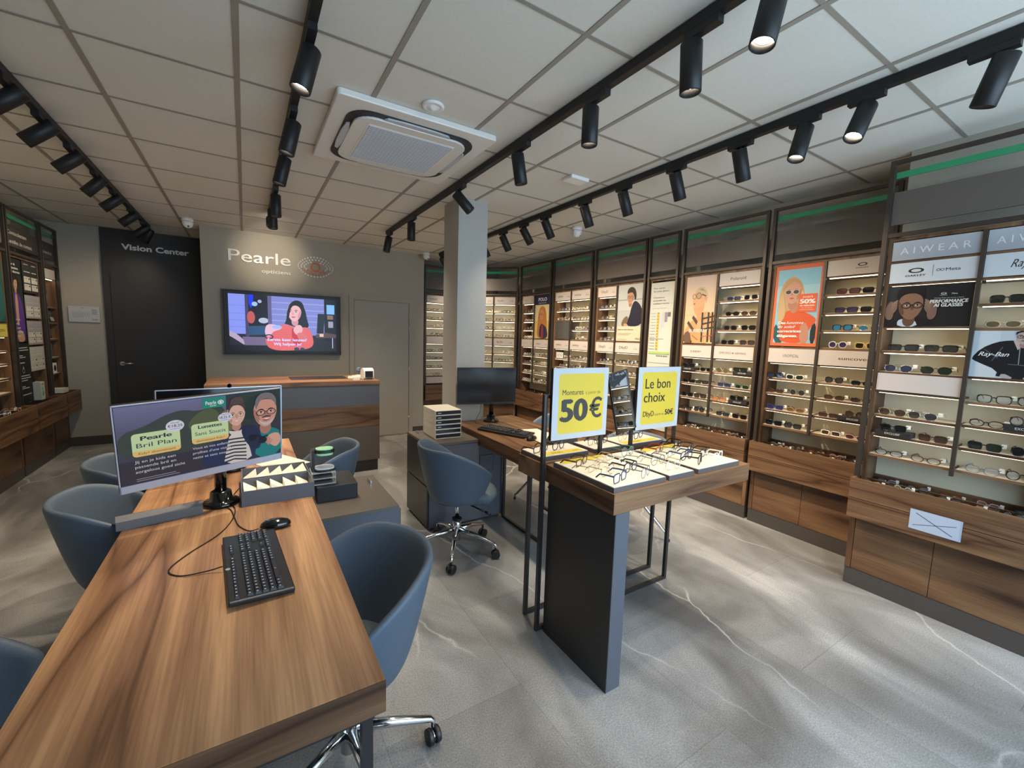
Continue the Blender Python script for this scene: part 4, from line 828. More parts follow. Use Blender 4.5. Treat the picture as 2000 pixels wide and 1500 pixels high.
for i, (z0, z1, bc, lbl) in enumerate(((1.85, 2.17, (56, 58, 58), 'dark topmost lens offer panel with four white boxes'), (1.585, 1.825, (176, 174, 174), 'grey lens offer panel second from top on the left wall'), (1.308, 1.56, (170, 168, 168), 'grey lens offer panel third from top on the left wall'), (1.03, 1.285, (206, 208, 196), 'pale lens offer panel lowest of four on the left wall'))):
    A = Art(.385, z1-z0, bc); hi = (214, 210, 204) if i == 0 else tuple(min(255, c+26) for c in bc)
    A.rect(.1, .9, .4, .92, hi).rect(.6, .9, .9, .92, hi).rect(.1, .66, .5, .69, hi).rect(.6, .66, .9, .69, hi)
    for a in (.06, .53):
        for b in (.08, .32): A.rect(a, b, a+.41, b+.2, (226, 222, 208)); A.rect(a+.3, b+.11, a+.38, b+.17, (70, 70, 70)); A.rect(a+.05, b+.13, a+.2, b+.15, (150, 150, 146))
    poster(A, 'info_panel', lbl, lb(6.10), LWr, .366, z0, .010, 'panel')
c1 = dict(x0=.048, x1=.43, up=[1.73, 1.55, 1.36, 1.14, .95], lo=[], led=[2.05], noled=1, signs=((2.055, 2.165, sign(base=(232, 222, 212))),))
bay('dark walnut accessories wall unit at the end of the left wall', lb(6.925), LWr, .485, [c1], boxp=.13, fascia=fasc('Accessoires'), D=.2)
L2 = lb(6.925)
A = Art(.19, .20, (34, 70, 128), .02); A.poly([(.5, .05), (.9, .1), (.95, .8), (.7, .95), (.6, .5)], (226, 206, 70), 1); A.rect(.1, .75, .5, .85, (60, 180, 190)); tag(A.build('gift_bag', None, w2(L2, LWr, .12, .05, 1.731), LWr), 'blue and yellow bag on the accessories unit, upper shelf', 'bag')
def pack(x, z, col, label, w=.16, h=.17, tilt=-.25):
    A = Art(w, h, col, .015); A.rect(.2, .1, .8, .35, (196, 192, 184)); A.ell(.5, .68, .3, .2, (90, 90, 92)); tag(A.build('blister_pack', None, w2(L2, LWr, x, .02, z), (tilt, 0, LWr)), label, 'package', 'packages on the accessories shelves')
pack(.07, 1.552, (46, 44, 44), 'dark package leaning on the accessories shelf, left one'); pack(.24, 1.552, (60, 58, 56), 'clear-fronted package leaning on the accessories shelf, right one', .17, .18)
for i in range(2): tag(MB().box(0, .15, 0, .09, 0, .04).build('case_box', mat('case_black', rgb(38, 34, 32), .4), None, w2(L2, LWr, .09+.16*i, .06, 1.361), (-.3, 0, LWr), bevel=.008), 'dark spectacle case on the accessories unit, %s one' % ('left', 'right')[i], 'case', 'dark cases on the accessories unit')
for i in range(3): tag(MB().prism(sm([(0, 0), (.085, 0), (.085, .06), (0, .06)], 2), 0, .16).build('bottle_box', mat('teal_box', rgb(36, 92, 92), .4), None, w2(L2, LWr, .08+.095*i, .05, 1.141), LWr), 'teal cleaner bottle on the accessories unit, %s in its row' % ORD[i], 'bottle', 'teal bottles on the accessories unit')
for i in range(2):
    b = thing('product_box', 'white box with a round dark window on the accessories unit, %s one' % ('left', 'right')[i], 'box', w2(L2, LWr, .08+.14*i, .03, .951), LWr, 'white boxes on the accessories unit')
    MB().box(0, .12, 0, .09, 0, .12).build('carton', WHITE, b); MB().lathe([(.035, 0), (.035, .003)], 16, 0, Matrix.Translation((.06, 0, .06)) @ Matrix.Rotation(PI/2, 4, 'X')).build('label_window', BLACK, b)
tag(MB().box(0, .17, 0, .12, 0, .05).build('leaflet_box', OFFW, None, w2(L2, LWr, .12, -.07, .7255), LWr), 'low cream leaflet box on the accessories unit drawers', 'box')
tag(MB().box(0, .26, 0, .05, 0, .17).build('spectacle_pouch_rack', BLACK, None, w2(L2, LWr, .1, .06, .7255), (-.2, 0, LWr), bevel=.01), 'black folded pouches leaning behind the cream leaflet box', 'pouch')
A = Art(.10, .19, (224, 226, 214), .06, (206, 210, 200)); A.ell(.5, .35, .3, .14, (120, 190, 170)).ell(.4, .62, .22, .1, (150, 206, 190)).rect(.2, .84, .8, .9, (120, 130, 124)); tag(A.build('lens_solution_box', None, w2(lb(6.10), LWr, .37, -.05, .7255), LWr), 'white and green carton standing beside the dark text panel', 'box')
# ================================================================== furniture
def chair(label, loc, rot, swivel=True, lever=False):
    """tub chair, front along local +x"""
    r = thing('swivel_chair' if swivel else 'visitor_chair', label, 'chair', loc, rot, 'blue tub chairs')
    sh = MB(); N, T = 30, 9; TH = math.radians(118); O = []
    for side in (0, 1):
        for i in range(N+1):
            a = PI - TH + 2*TH*i/N; w_ = abs(a-PI)/TH
            zr = .805 - .19*max(0, (w_-.35)/.65)**1.7
            for t in range(T+1):
                q = t/T; z = .40+(zr-.40)*q; R_ = .178+.108*q**.7
                if side: R_ -= .030
                O.append((R_*math.cos(a)*(1.0)+.0, R_*math.sin(a)*1.04, z))
    n0 = sh.add(O); K = (N+1)*(T+1)
    def ix(s_, i, t): return n0+s_*K+i*(T+1)+t
    for i in range(N):
        for t in range(T):
            sh.face([ix(0, i, t), ix(0, i+1, t), ix(0, i+1, t+1), ix(0, i, t+1)], 0, smooth=True); sh.face([ix(1, i, t), ix(1, i, t+1), ix(1, i+1, t+1), ix(1, i+1, t)], 0, smooth=True)
        sh.face([ix(0, i, T), ix(0, i+1, T), ix(1, i+1, T), ix(1, i, T)], 0, smooth=True); sh.face([ix(0, i, 0), ix(1, i, 0), ix(1, i+1, 0), ix(0, i+1, 0)], 0, smooth=True)
    for i in (0, N):
        for t in range(T):
            f = [ix(0, i, t), ix(0, i, t+1), ix(1, i, t+1), ix(1, i, t)]; sh.face(f if i == 0 else f[::-1], 0, smooth=True)
    sh.lathe([(.02, .372), (.10, .375), (.150, .384), (.178, .402), (.15, .404), (.02, .398)], 28)
    sh.build('shell', BLUEL, r, subsurf=1)
    st = MB(); P = []
    for i in range(28): a = 2*PI*i/28; f_ = min(1, max(0, (math.cos(a)+.05)/.55)); f_ = f_*f_*(3-2*f_); R_ = .152+.128*f_; P.append((R_*math.cos(a), R_*math.sin(a)*1.02))
    rings = []
    for k, z in ((.72, .385), (.93, .405), (1.0, .435), (.97, .465), (.85, .482), (.4, .486)): rings.append(st.add([(x*k, y*k, z) for x, y in P]))
    for A_, B_ in zip(rings, rings[1:]):
        for j in range(28): q = (j+1) % 28; st.face([A_+j, A_+q, B_+q, B_+j], 0, smooth=True)
    st.face([rings[0]+j for j in reversed(range(28))], 0); st.face([rings[-1]+j for j in range(28)], 0, smooth=True)
    st.build('seat', BLUEIN, r)
    if swivel:
        MB().lathe([(.028, .09), (.030, .20), (.030, .235)], 16).lathe([(.034, .235), (.034, .25)], 16, 1).lathe([(.015, .25), (.015, .39)], 12).lathe([(.09, .372), (.09, .39)], 16, 1).build('gas_column', [CHROME, BLACK], r)
        if lever: MB().tube((.03, -.05, .375), (.10, -.22, .35), .006, n=8).tube((.10, -.22, .35), (.115, -.26, .343), .009, n=8).build('lever', BLACK, r)
        for k in range(5):
            a = 2*PI*k/5+.35; c, s_ = math.cos(a), math.sin(a)
            l = MB().sweep([(c*.02, s_*.02, .165), (c*.16, s_*.16, .14), (c*.285, s_*.285, .105), (c*.297, s_*.297, .095), (c*.297, s_*.297, .07)], [.022, .017, .013, .011, .009], 8, flat=(.9, 1)).build('leg', CHROME, r)
            w_ = Matrix.Translation((c*.297, s_*.297, .031)) @ Matrix.Rotation(a+.9*k, 4, 'Z') @ Matrix.Rotation(PI/2, 4, 'X')
            cs = MB().lathe([(.028, -.024), (.030, -.02), (.030, -.008), (.028, -.005)], 14, 0, w_).lathe([(.028, .005), (.030, .008), (.030, .02), (.028, .024)], 14, 0, w_)
            cs.box(-.022, .022, -.004, .006, -.012, .012, 0, w_).lathe([(.02, -.0045), (.02, .0045)], 10, 1, w_).build('caster', [BLACK, CHROME], l)
    else:
        MB().lathe([(.03, .30), (.03, .37)], 14).lathe([(.10, .37), (.10, .39)], 16).build('hub', CHROME, r)
        for k in range(4):
            a = PI/4+PI/2*k; c, s_ = math.cos(a), math.sin(a)
            l = MB().sweep([(c*.02, s_*.02, .345), (c*.12, s_*.12, .30), (c*.33, s_*.33, .055), (c*.345, s_*.345, .045), (c*.347, s_*.347, .014)], [.016, .014, .012, .011, .010], 8).build('leg', CHROME, r)
            MB().lathe([(.013, 0), (.013, .014)], 10, 0, Matrix.Translation((c*.347, s_*.347, 0))).build('glide', BLACK, l)
    return r
chair('blue tub swivel chair tucked at the right side of the nearest desk', (.265, 1.43, 0), PI+.12)
chair('blue tub swivel chair with lever, in front of the grey drawer cabinet', (1.245, 2.68, 0), .05, True, True)
chair('blue tub chair cut off at the lower left, nearest the camera', (-.60, 1.36, 0), .12, False)
chair('blue tub chair in the middle of the nearest desk left side', (-.455, 2.50, 0), .15, False)
chair('blue tub chair farthest along the nearest desk left side', (-.49, 3.12, 0), .10, False)
chair('dark tub swivel chair at the far right of the nearest desk, before the counter', (.36, 2.98, 0), PI-.2)
chair('blue tub chair behind the middle desk, mostly hidden by the price signs', (2.50, 2.28, 0), PI, False)
chair('blue tub chair beside the far end of the middle desk', (2.44, 3.14, 0), PI+.2, False)
# ---- near desk
dk = thing('desk', 'long walnut desk with dark steel legs in the left foreground', 'desk', (-.09, 2.2, 0))
MB().box(-.34, .34, -1.29, 1.29, .67, .75).build('desktop', WDESK, dk, bevel=.0015)
MB().box(-.3402, .3402, -1.2925, -1.2902, .671, .7495).build('edge_band', WX, dk); MB().box(-.32, .32, -1.27, 1.27, .645, .668).build('apron', STEEL, dk)
for y in (-1.262, 1.242):
    for x in (-.318, .293): MB().box(x, x+.025, y, y+.025, 0, .644).build('leg', STEEL, dk)
    MB().box(-.29, .29, y, y+.025, 0, .02).build('foot_rail', STEEL, dk)
def monitor(name, label, c, w, h, yaw, pitch, roll, base, art=None, chin=.0, bez=SILVER, arm=True, webcam=False):
    m = thing(name, label, 'monitor', (c[0], c[1], c[2]))
    R_ = Euler((0, 0, yaw)).to_matrix() @ Euler((pitch, 0, 0)).to_matrix() @ Euler((0, roll, 0)).to_matrix(); e = R_.to_euler()
    MB().box(-w/2, w/2, .004, .028, -h/2, h/2).build('housing', BLACK, m, (0, 0, 0), e, bevel=.003)
    MB().box(-w/2, w/2, 0, .006, -h/2, -h/2+chin+.004).box(-w/2, -w/2+.004, 0, .006, -h/2, h/2).box(w/2-.004, w/2, 0, .006, -h/2, h/2).box(-w/2, w/2, 0, .006, h/2-.004, h/2).build('bezel', bez, m, (0, 0, 0), e)
    W_, H_ = w-.012, h-chin-.012
    if art:
        A = Art(W_, H_, (60, 60, 70), .001); art(A); o = A.build('screen', m, R_ @ Vector((-w/2+.006, .0005, -h/2+chin+.006)), e, SCREEN)
    else: MB().box(-w/2+.006, w/2-.006, .0015, .0035, -h/2+chin+.006, h/2-.006).build('screen', mat('screen_off', rgb(20, 20, 24), .16), m, (0, 0, 0), e)
    bx, by, bz = base[0]-c[0], base[1]-c[1], base[2]-c[2]; back = R_ @ Vector((0, .03, -.02))
    MB().tube((bx, by, bz+.012), (bx, by, .02), .024, .022, 18).tube((bx, by, -.03), tuple(back), .022, n=12).build('stand_pole', BLACKG, m)
    MB().lathe([(.072, .0005), (.072, .012), (.066, .018), (.045, .022), (.04, .06), (.03, .065)], 28, 0, Matrix.Translation((bx, by, bz))).build('stand_base', BLACKG, m)
    if webcam: MB().lathe([(.010, 0), (.010, .035)], 16, 0, Matrix.Translation(R_ @ Vector((.03, .02, h/2+.010))) @ Matrix.Rotation(PI/2, 4, 'X')).build('webcam', BLACKG, m)
    return m
def ad(A):
    N = 14
    A.rect(0, 0, 1, 1, (54, 50, 62))
    for i in range(N): t = i/(N-1); A.rect(0, .30+.7*i/N, .62, .30+.7*(i+1)/N, (int(62+50*t), int(62+50*t), int(80+68*t)))
    A.poly([(0, .66), (.14, .72), (.26, .84), (.36, .88), (.45, .82), (.62, .92), (.62, .3), (0, .3)], (58, 68, 62), 2); A.poly([(.36, .58), (.42, .80), (.56, .88), (.60, .5)], (84, 92, 62), 2); A.rect(.70, .55, 1, 1, (44, 58, 50)); A.poly([(.70, .6), (.74, .9), (.9, 1), (1, .95), (1, .6)], (34, 48, 44), 2)
    A.poly([(.53, .45), (.56, .70), (.62, .82), (.68, .74), (.74, .5)], (120, 104, 80), 2)
    # girl
    A.poly([(0.428, .0), (0.478, .24), (0.568, .44), (0.648, .50), (0.748, .52), (0.848, .46), (0.888, .3), (0.868, 0)], (36, 48, 84), 2); A.poly([(0.588, .0), (0.608, .2), (0.638, .46), (0.728, .46), (0.768, .2), (0.788, 0)], (214, 206, 200), 1)
    for i in range(7): A.line([(.575, .03+.055*i), (.66, .06+.05*i), (.745, .02+.055*i)], .0065, (36, 44, 60))
    A.poly([(0.613, .5), (0.688, .34), (0.748, .5), (0.688, .46)], (220, 210, 200), 1)
    A.face_(.683*A.w, .70*A.h, .040, (222, 176, 158), .1, (190, 140, 122), (176, 92, 90), (176, 150, 130)); A.poly([(0.628, .72), (0.633, .86), (0.668, .93), (0.718, .92), (0.748, .82), (0.743, .72), (0.728, .82), (0.678, .86), (0.648, .82)], (74, 58, 54), 2); A.poly([(0.638, .86), (0.658, .96), (0.728, .96), (0.738, .86)], (84, 68, 62), 2)
    A.poly([(0.662, .635), (0.683, .625), (0.706, .635), (0.684, .605)], (240, 232, 228), 1)
    # man
    A.poly([(.80, .0), (.82, .30), (.86, .46), (.94, .44), (1, .36), (1, 0)], (26, 128, 128), 1); A.poly([(.70, .48), (.76, .54), (.82, .50), (.86, .34), (.84, .12), (.76, .2)], (30, 40, 72), 2)
    A.face_(.885*A.w, .68*A.h, .056, (208, 150, 130), .15, (172, 120, 104), (176, 92, 88), (30, 26, 30))
    A.poly([(.815, .72), (.81, .88), (.85, .98), (.92, .98), (.965, .90), (.965, .74), (.95, .84), (.90, .90), (.85, .88), (.83, .80)], (122, 112, 114), 2)
    A.poly([(.83, .60), (.85, .52), (.89, .48), (.93, .52), (.955, .62), (.925, .55), (.89, .53), (.855, .55)], (196, 188, 186), 2); A.poly([(.855, .625), (.89, .645), (.93, .63), (.92, .605), (.89, .615), (.86, .605)], (86, 72, 68), 1); A.poly([(.868, .60), (.89, .594), (.918, .60), (.893, .575)], (246, 240, 236), 1)
    A.poly([(.88, .24), (.90, .33), (.95, .36), (.99, .33), (1, .2), (.96, .12), (.92, .18)], (216, 162, 144), 2)
    for i in range(3): A.line([(.905+.012*i, .31-.03*i), (.885+.008*i, .22-.02*i)], .007, (188, 134, 118))
    A.ell(.79, .33, .03, .05, (18, 20, 30), 14, .2); A.ell(.862, .27, .03, .05, (18, 20, 30), 14, .2); A.line([(.80, .37), (.86, .32), (.90, .33)], .006, (14, 14, 20))
    # lettering
    A.rect(.47, .86, .615, 1, (38, 138, 122)); A.text('Pearle', .49, .905, .05, (240, 246, 244), .065, .01); A.text('opticiens', .515, .88, .018, (240, 246, 244), .04, .01)
    A.ring(.583, .925, .019, .03, .003, (240, 246, 244)).ell(.583, .925, .008, .016, (240, 246, 244))
    for x0, a, b, c_, d, e, px_ in ((.07, 'Pearle', 'Bril Plan', 'Kids+ abonnement', 'vanaf', '€18,25', .305), (.395, 'Lunettes', 'Sans Soucis', 'abonnement Kids+', 'À partir de', '18,25 €', .605)):
        hi = .0 if x0 < .2 else .035; sc = 1 if x0 < .2 else .88
        A.rect(x0, .36+hi, x0+.26*sc, .655+hi*.4, (200, 222, 170), rad=.012); A.rect(x0, .36+hi, x0+.26*sc, .445+hi, (232, 192, 120), rad=.012); A.rect(x0, .43+hi, x0+.26*sc, .46+hi, (200, 222, 170))
        A.text(a, x0+.13*sc, .565+hi, .052*sc, (52, 60, 64), .165*sc, .035, 0, 'c'); A.text(b, x0+.13*sc, .475+hi, .056*sc, (56, 66, 70), .215*sc, .004, 0, 'c'); A.text(c_, x0+.13*sc, .385+hi, .03, (110, 90, 50), .20*sc, .005, 0, 'c')
        A.ell(px_, .69+hi*.5, .052*sc, .075*sc, (216, 216, 232), 24); A.text(d, px_, .725+hi*.5, .018, (60, 60, 90), .05, .004, 0, 'c'); A.text(e, px_, .675+hi*.5, .035, (46, 46, 80), .082*sc, .012, 0, 'c'); A.rect(px_-.03, .65+hi*.5, px_+.03, .655+hi*.5, (120, 120, 150))
    for i, s_ in enumerate(('Jij en je kids een', 'passende bril en', 'zorgeloos goed zicht')): A.text(s_, .075, .285-.065*i, .036, (206, 204, 214), (.22, .22, .27)[i], .004)
    for i, s_ in enumerate(('Vous et vos enfants', "profitez d'une vision", 'nette et sans soucis')): A.text(s_, .395, .325-.065*i, .034, (206, 204, 220), (.23, .235, .23)[i], .004)
    A.rect(.075, .075, .29, .083, (150, 146, 160)).rect(.075, .05, .31, .058, (150, 146, 160))
k = .942
monitor('monitor', 'silver-framed monitor on the walnut desk showing two smiling people in glasses', (-.141, 2.122, 1.097), .57, .35, .313, .178, -.052, (-.115, 2.275, .7505), ad, .026)
hp = Art(.02, .02, (196, 204, 222), .0005)
monitor('monitor', 'monitor with dark screen standing directly behind the advert monitor', (-.105, 2.70, 1.055), .57, .35, .30, .0, .02, (-.09, 2.82, .7505), None, .02, SILVER, True, True)
def keyboard(label, loc, rot, cable=None, flip=False):
    b = thing('keyboard', label, 'keyboard', loc, rot, 'black keyboards on the desks')
    M = Matrix.Rotation(math.radians(2.5), 4, 'X')
    MB().prism(rrect(.5, .5, 1), 0, .001) if False else None
    body = MB(); body.box(-.235, .235, -.085, .085, .002, .018, 0, M); body.build('body', BLACK, b, (0, 0, .004), bevel=.004)
    ky = MB()
    def key(x, y, w_=.0155, d=.0155): 
        n = ky.add([M @ Vector(p) for p in ((x-w_/2, y-d/2, .0185), (x+w_/2, y-d/2, .0185), (x+w_/2, y+d/2, .0185), (x-w_/2, y+d/2, .0185), (x-w_/2+.002, y-d/2+.003, .0265), (x+w_/2-.002, y-d/2+.003, .0265), (x+w_/2-.002, y+d/2-.001, .027), (x-w_/2+.002, y+d/2-.001, .027))])
        for f in ((0, 1, 5, 4), (1, 2, 6, 5), (2, 3, 7, 6), (3, 0, 4, 7)): ky.face([n+i for i in f], 0)
        ky.face([n+i for i in (4, 5, 6, 7)], 0)
        m_ = ky.add([M @ Vector(p) for p in ((x-.004, y, .0272), (x-.0005, y, .0272), (x-.0005, y+.004, .0273), (x-.004, y+.004, .0273))]); ky.face([m_, m_+1, m_+2, m_+3], 1)
    for j in range(5):
        y = .030-.0195*j
        for i in range(15):
            if j == 4 and 3 <= i <= 9: continue
            key(-.218+.0192*i, y, .0165, .0165)
        for i in range(3):
            if j in (0, 1) or (j == 4) or (j == 3 and i == 1): key(.086+.0192*i, y, .0165, .0165)
        for i in range(4): key(.158+.0192*i, y, .0165, .0165)
    key(-.218+.0192*6, .030-.0195*4, .125, .0165)
    for i in range(13): key(-.218+.0192*i+.004*(i//4), .062, .0165, .012)
    for i in range(3): key(.086+.0192*i, .062, .0165, .012)
    ky.build('keys', [mat('key_black', rgb(34, 36, 44), .4), mat('key_print', rgb(220, 222, 226), .4)], b, (0, 0, .004))
    lg = MB().lathe([(.007, .0), (.007, .0006)], 16, 0, M @ Matrix.Translation((-.03, .078, .0182))); lg.build('badge', SILVER, b, (0, 0, .004))
    MB().box(-.2, -.18, .06, .075, 0, .006).box(.18, .2, .06, .075, 0, .006).build('foot', BLACK, b)
    return b
def mouse(label, loc, rot):
    m = thing('mouse', label, 'mouse', loc, rot, 'black mice on the desks'); b = MB(); rings = []
    for k_, z in ((.86, 0), (.98, .006), (1, .013), (.93, .021), (.76, .029), (.46, .034), (.15, .036)):
        rings.append(b.add([((.031*math.copysign(abs(math.cos(a))**.9, math.cos(a))*(1+.1*math.sin(a)))*k_, .056*math.sin(a)*k_-.004*(z/.036), z) for a in [2*PI*i/24 for i in range(24)]]))
    for A_, B_ in zip(rings, rings[1:]):
        for j in range(24): q = (j+1) % 24; b.face([A_+j, A_+q, B_+q, B_+j], 0, smooth=True)
    b.face([rings[0]+j for j in reversed(range(24))]); b.face([rings[-1]+j for j in range(24)], 0, smooth=True); b.build('body', BLACKG, m)
    MB().lathe([(.008, -.003), (.009, 0), (.008, .003)], 14, 0, Matrix.Translation((0, .03, .0285)) @ Matrix.Rotation(PI/2, 4, 'Y')).build('scroll_wheel', BRUSH, m)
    return m
def cable(label, pts, r=.0022, name='cable', cat='cable'):
    P = [Vector(p) for p in pts]; Q = []
    for k_ in range(len(P)-1):
        a, b_, c_, d = P[max(k_-1, 0)], P[k_], P[k_+1], P[min(k_+2, len(P)-1)]
        for t in range(6):
            u = t/6; Q.append(.5*((2*b_)+(c_-a)*u+(2*a-5*b_+4*c_-d)*u*u+(3*b_-a-3*c_+d)*u**3))
    o = MB().sweep(Q+[P[-1]], r, 6).build(name, BLACK); return tag(o, label, cat, 'thin black cables')
keyboard('black keyboard on the near walnut desk, numeric pad towards the monitor', (.005, 1.602, .7505), PI/2+.065)
mouse('black mouse beside the near keyboard, next to the advert monitor', (.080, 1.895, .7505), 1.45)
cable('looping cable from the near keyboard to the monitor stand', [(-.085, 1.612, .768), (-.13, 1.625, .757), (-.2, 1.64, .753), (-.235, 1.70, .753), (-.19, 1.80, .753), (-.115, 1.91, .753), (-.075, 2.02, .753), (-.06, 2.15, .753), (-.08, 2.30, .753), (-.05, 2.45, .753)])
cable('cable from the near mouse to the monitor stand', [(.022, 1.888, .760), (-.01, 1.90, .753), (-.045, 1.97, .753), (-.06, 2.06, .753), (-.075, 2.16, .753), (-.09, 2.20, .753)])
# grey slab in front of the monitor
sl = MB().prism([(0, 0), (.15, 0), (.16, .008), (.03, .05), (0, .036)], 0, .275, 0, Matrix(((0, 0, 1, 0), (1, 0, 0, 0), (0, 1, 0, 0), (0, 0, 0, 1))))
tag(sl.build('sloped_stand', GREYB, None, (-.445, 2.125, .7505), .2, bevel=.001), 'low grey sloped board lying on the near desk beside the monitor stand', 'stand')
for i, y in enumerate((2.18, 2.375)):
    t = thing('sorting_tray', 'grey box with white zigzag dividers on the near desk, %s of two' % ('front', 'rear')[i], 'tray', (-.036, y, .7505), .02, 'grey zigzag trays')
    t.scale = (.93, 1, 1)
    MB().box(0, .32, 0, .006, 0, .07).box(0, .32, .179, .185, 0, .07).box(0, .006, .006, .179, 0, .07).box(.314, .32, .006, .179, 0, .07).box(.006, .314, .006, .179, 0, .006).build('box', SLATE, t)
    z = MB(); n_ = 5; L_ = .30
    for k_ in range(n_):
        x = .01+L_*k_/n_; P = [(x, .008, .022), (x, .177, .022), (x, .008, .062), (x, .177, .062), (x+L_/n_, .008, .024), (x+L_/n_, .177, .024)]
        if i: P = [(x, .008, .024), (x, .177, .024), (x+L_/n_, .008, .066), (x+L_/n_, .177, .066), (x+L_/n_, .008, .024), (x+L_/n_, .177, .024)]
        a = z.add(P); z.face([a, a+2, a+3, a+1]); z.face([a+2, a+4, a+5, a+3]); z.face([a, a+4, a+2]); z.face([a+1, a+3, a+5])
    z.build('divider_insert', mat('insert_white', rgb(238, 234, 222), .6), t)
tag(MB().box(-.105, .105, -.148, .148, 0, .002).build('paper_sheet', OFFW, None, (.15, 2.86, .7505), .5), 'white paper sheet on the near desk behind the advert monitor', 'paper')
# cabinet beside the near desk with the black box and acrylic display
cb = thing('drawer_cabinet', 'low dark drawer cabinet between the near desk and the blue chair', 'cabinet', (.27, 2.10, 0))
MB().box(0, .375, 0, .54, .02, .645).build('carcass', SLATE, cb); MB().box(-.002, .377, -.002, .542, .646, .664).build('top', TAUPE, cb); MB().box(.376, .39, .01, .53, .04, .33).build('drawer', TAUPE, cb); MB().box(.376, .39, .01, .53, .335, .64).build('drawer', TAUPE, cb)
MB().box(.325, .333, .38, .44, .665, .683).build('handle', BRUSH, cb); MB().box(.02, .36, .02, .52, 0, .02).build('plinth', DARK, cb)
nb = tag(MB().box(0, .20, 0, .24, 0, .085).build('box', NAVYBOX, None, (.285, 2.30, .6645), -.02, bevel=.004), 'black box on the low dark cabinet under the clear acrylic display', 'box')
ap = thing('acrylic_display', 'clear acrylic stand with a black arm, green discs and a white pad', 'display', (.268, 2.335, .75), -.02)
q = MB(); 
for z in (0, .03, .06): q.box(0, .115, 0, .115, z, z+.003)
q.box(0, .003, 0, .115, .003, .06).box(.112, .115, 0, .115, .003, .06).box(.003, .112, .112, .115, .003, .06)
q.build('acrylic_box', ACRYL, ap)
MB().box(.003, .018, .03, .09, .0635, .175).build('arm', BLACK, ap)
def oval(rx, ry, cx, cy, n=24): return [(cx+rx*math.copysign(abs(math.cos(2*PI*i/n))**.75, math.cos(2*PI*i/n)), cy+ry*math.copysign(abs(math.sin(2*PI*i/n))**.75, math.sin(2*PI*i/n))) for i in range(n)]
MB().prism(oval(.052, .042, .066, .06), .16, .178).build('top_plate', BLACK, ap); MB().prism(oval(.042, .036, .066, .045), .1785, .183).prism(oval(.04, .034, .066, .035), .152, .1595).build('green_disc', mat('disc_green', rgb(150, 206, 160), .4), ap)
MB().prism(oval(.055, .048, .066, .055), .064, .074).build('lower_plate', BLACK, ap); MB().prism(oval(.049, .043, .066, .055), .0745, .080).build('pad', mat('pad_grey', rgb(206, 208, 214), .5), ap)
for z in (.0032, .0332): 
    for k_ in range(5): tag(MB().box(.012, .10, .012+.019*k_, .022+.019*k_, z, z+.012).build('lens_case', mat('case_dark', rgb(44, 44, 46), .3), None, w2((.268, 2.335, .75), -.02, 0, 0, 0), -.02), 'dark sliver inside the acrylic stand, %s in its %s layer' % (ORD[k_], 'lower' if z < .02 else 'upper'), 'lens case', 'dark slivers in the acrylic stand')
# ---- middle desk with cabinet
md = thing('desk', 'walnut middle desk behind the price signs, carrying a dark monitor', 'desk', (1.95, 2.78, 0))
MB().box(-.345, .345, -.845, .885, .65, .75).build('desktop', WY, md, bevel=.0015)
for x in (-.12, .30):
    for y in (-.30, .24): MB().box(x, x+.022, y, y+.022, 0, .65).build('leg', STEEL, md)
    MB().box(x, x+.022, -.278, .24, 0, .02).build('foot_rail', STEEL, md)
mc = thing('drawer_cabinet', 'dark grey drawer cabinet at the left of the middle desk', 'cabinet', (1.17, 3.06, 0))
MB().box(.012, .43, .004, .50, .02, .68).box(.43, .672, .004, .50, .02, .645).build('carcass', SLATE, mc); MB().box(0, .432, 0, .505, .68, .70).build('top', TAUPE, mc)
for z0, z1 in ((.03, .355), (.365, .675)): MB().box(-.004, .0115, .01, .495, z0, z1).build('drawer', DARK, mc)
MB().box(.45, .575, -.001, .0035, .43, .56).build('cover_plate', SLATE, mc); sq = MB()
for a, b_, c_, d in ((.448, .577, .428, .431), (.448, .577, .559, .562), (.448, .451, .431, .559), (.574, .577, .431, .559)): sq.box(a, b_, -.0014, .0035, c_, d)
sq.build('plate_outline', BLACK, mc); MB().box(.06, .068, .40, .45, .7005, .716).build('handle', BRUSH, mc); MB().box(.03, .65, .02, .49, 0, .02).build('plinth', DARK, mc)
for k_ in range(6):
    z = .7005+.0385*k_; d = thing('drawer_box', 'white slim drawer unit, %s from the bottom of the stack of six' % ORD[k_], 'drawer unit', (1.283, 3.20, z), -.03, 'stacked white drawer units')
    MB().box(0, .225, 0, .31, 0, .004).box(0, .225, 0, .31, .034, .038).box(0, .004, 0, .31, .004, .034).box(.221, .225, 0, .31, .004, .034).build('shell', OFFW, d, bevel=.0015)
    dr = MB().box(.006, .219, .004, .30, .006, .032).build('drawer', mat('drawer_smoke', rgb(34, 38, 48), .15), d)
    if k_ < 2: MB().lathe([(.009, 0), (.009, .001)], 14, 0, Matrix.Translation((.112, .0035, .028)) @ Matrix.Rotation(PI/2, 4, 'X')).build('finger_notch', BLACK, dr)
    else: MB().box(.02, .05, .003, .0038, .017, .021).build('label_strip', WHITE, dr)
monitor('monitor', 'monitor with a black screen on the middle desk before the pillar', (1.836, 3.36, 1.099), .54, .33, -.258, .02, -.005, (1.945, 3.47, .7505), None, .012, BLACK)
keyboard('black keyboard on the middle desk', (1.815, 2.985, .7505), -1.17+PI*0)
mouse('black mouse on the middle desk beside its keyboard', (1.872, 2.685, .7505), -1.2)
cable('cable looping from the middle keyboard past the monitor stand', [(1.89, 2.95, .762), (1.95, 3.0, .753), (1.98, 2.9, .753), (1.96, 2.78, .753), (1.895, 2.71, .755)])
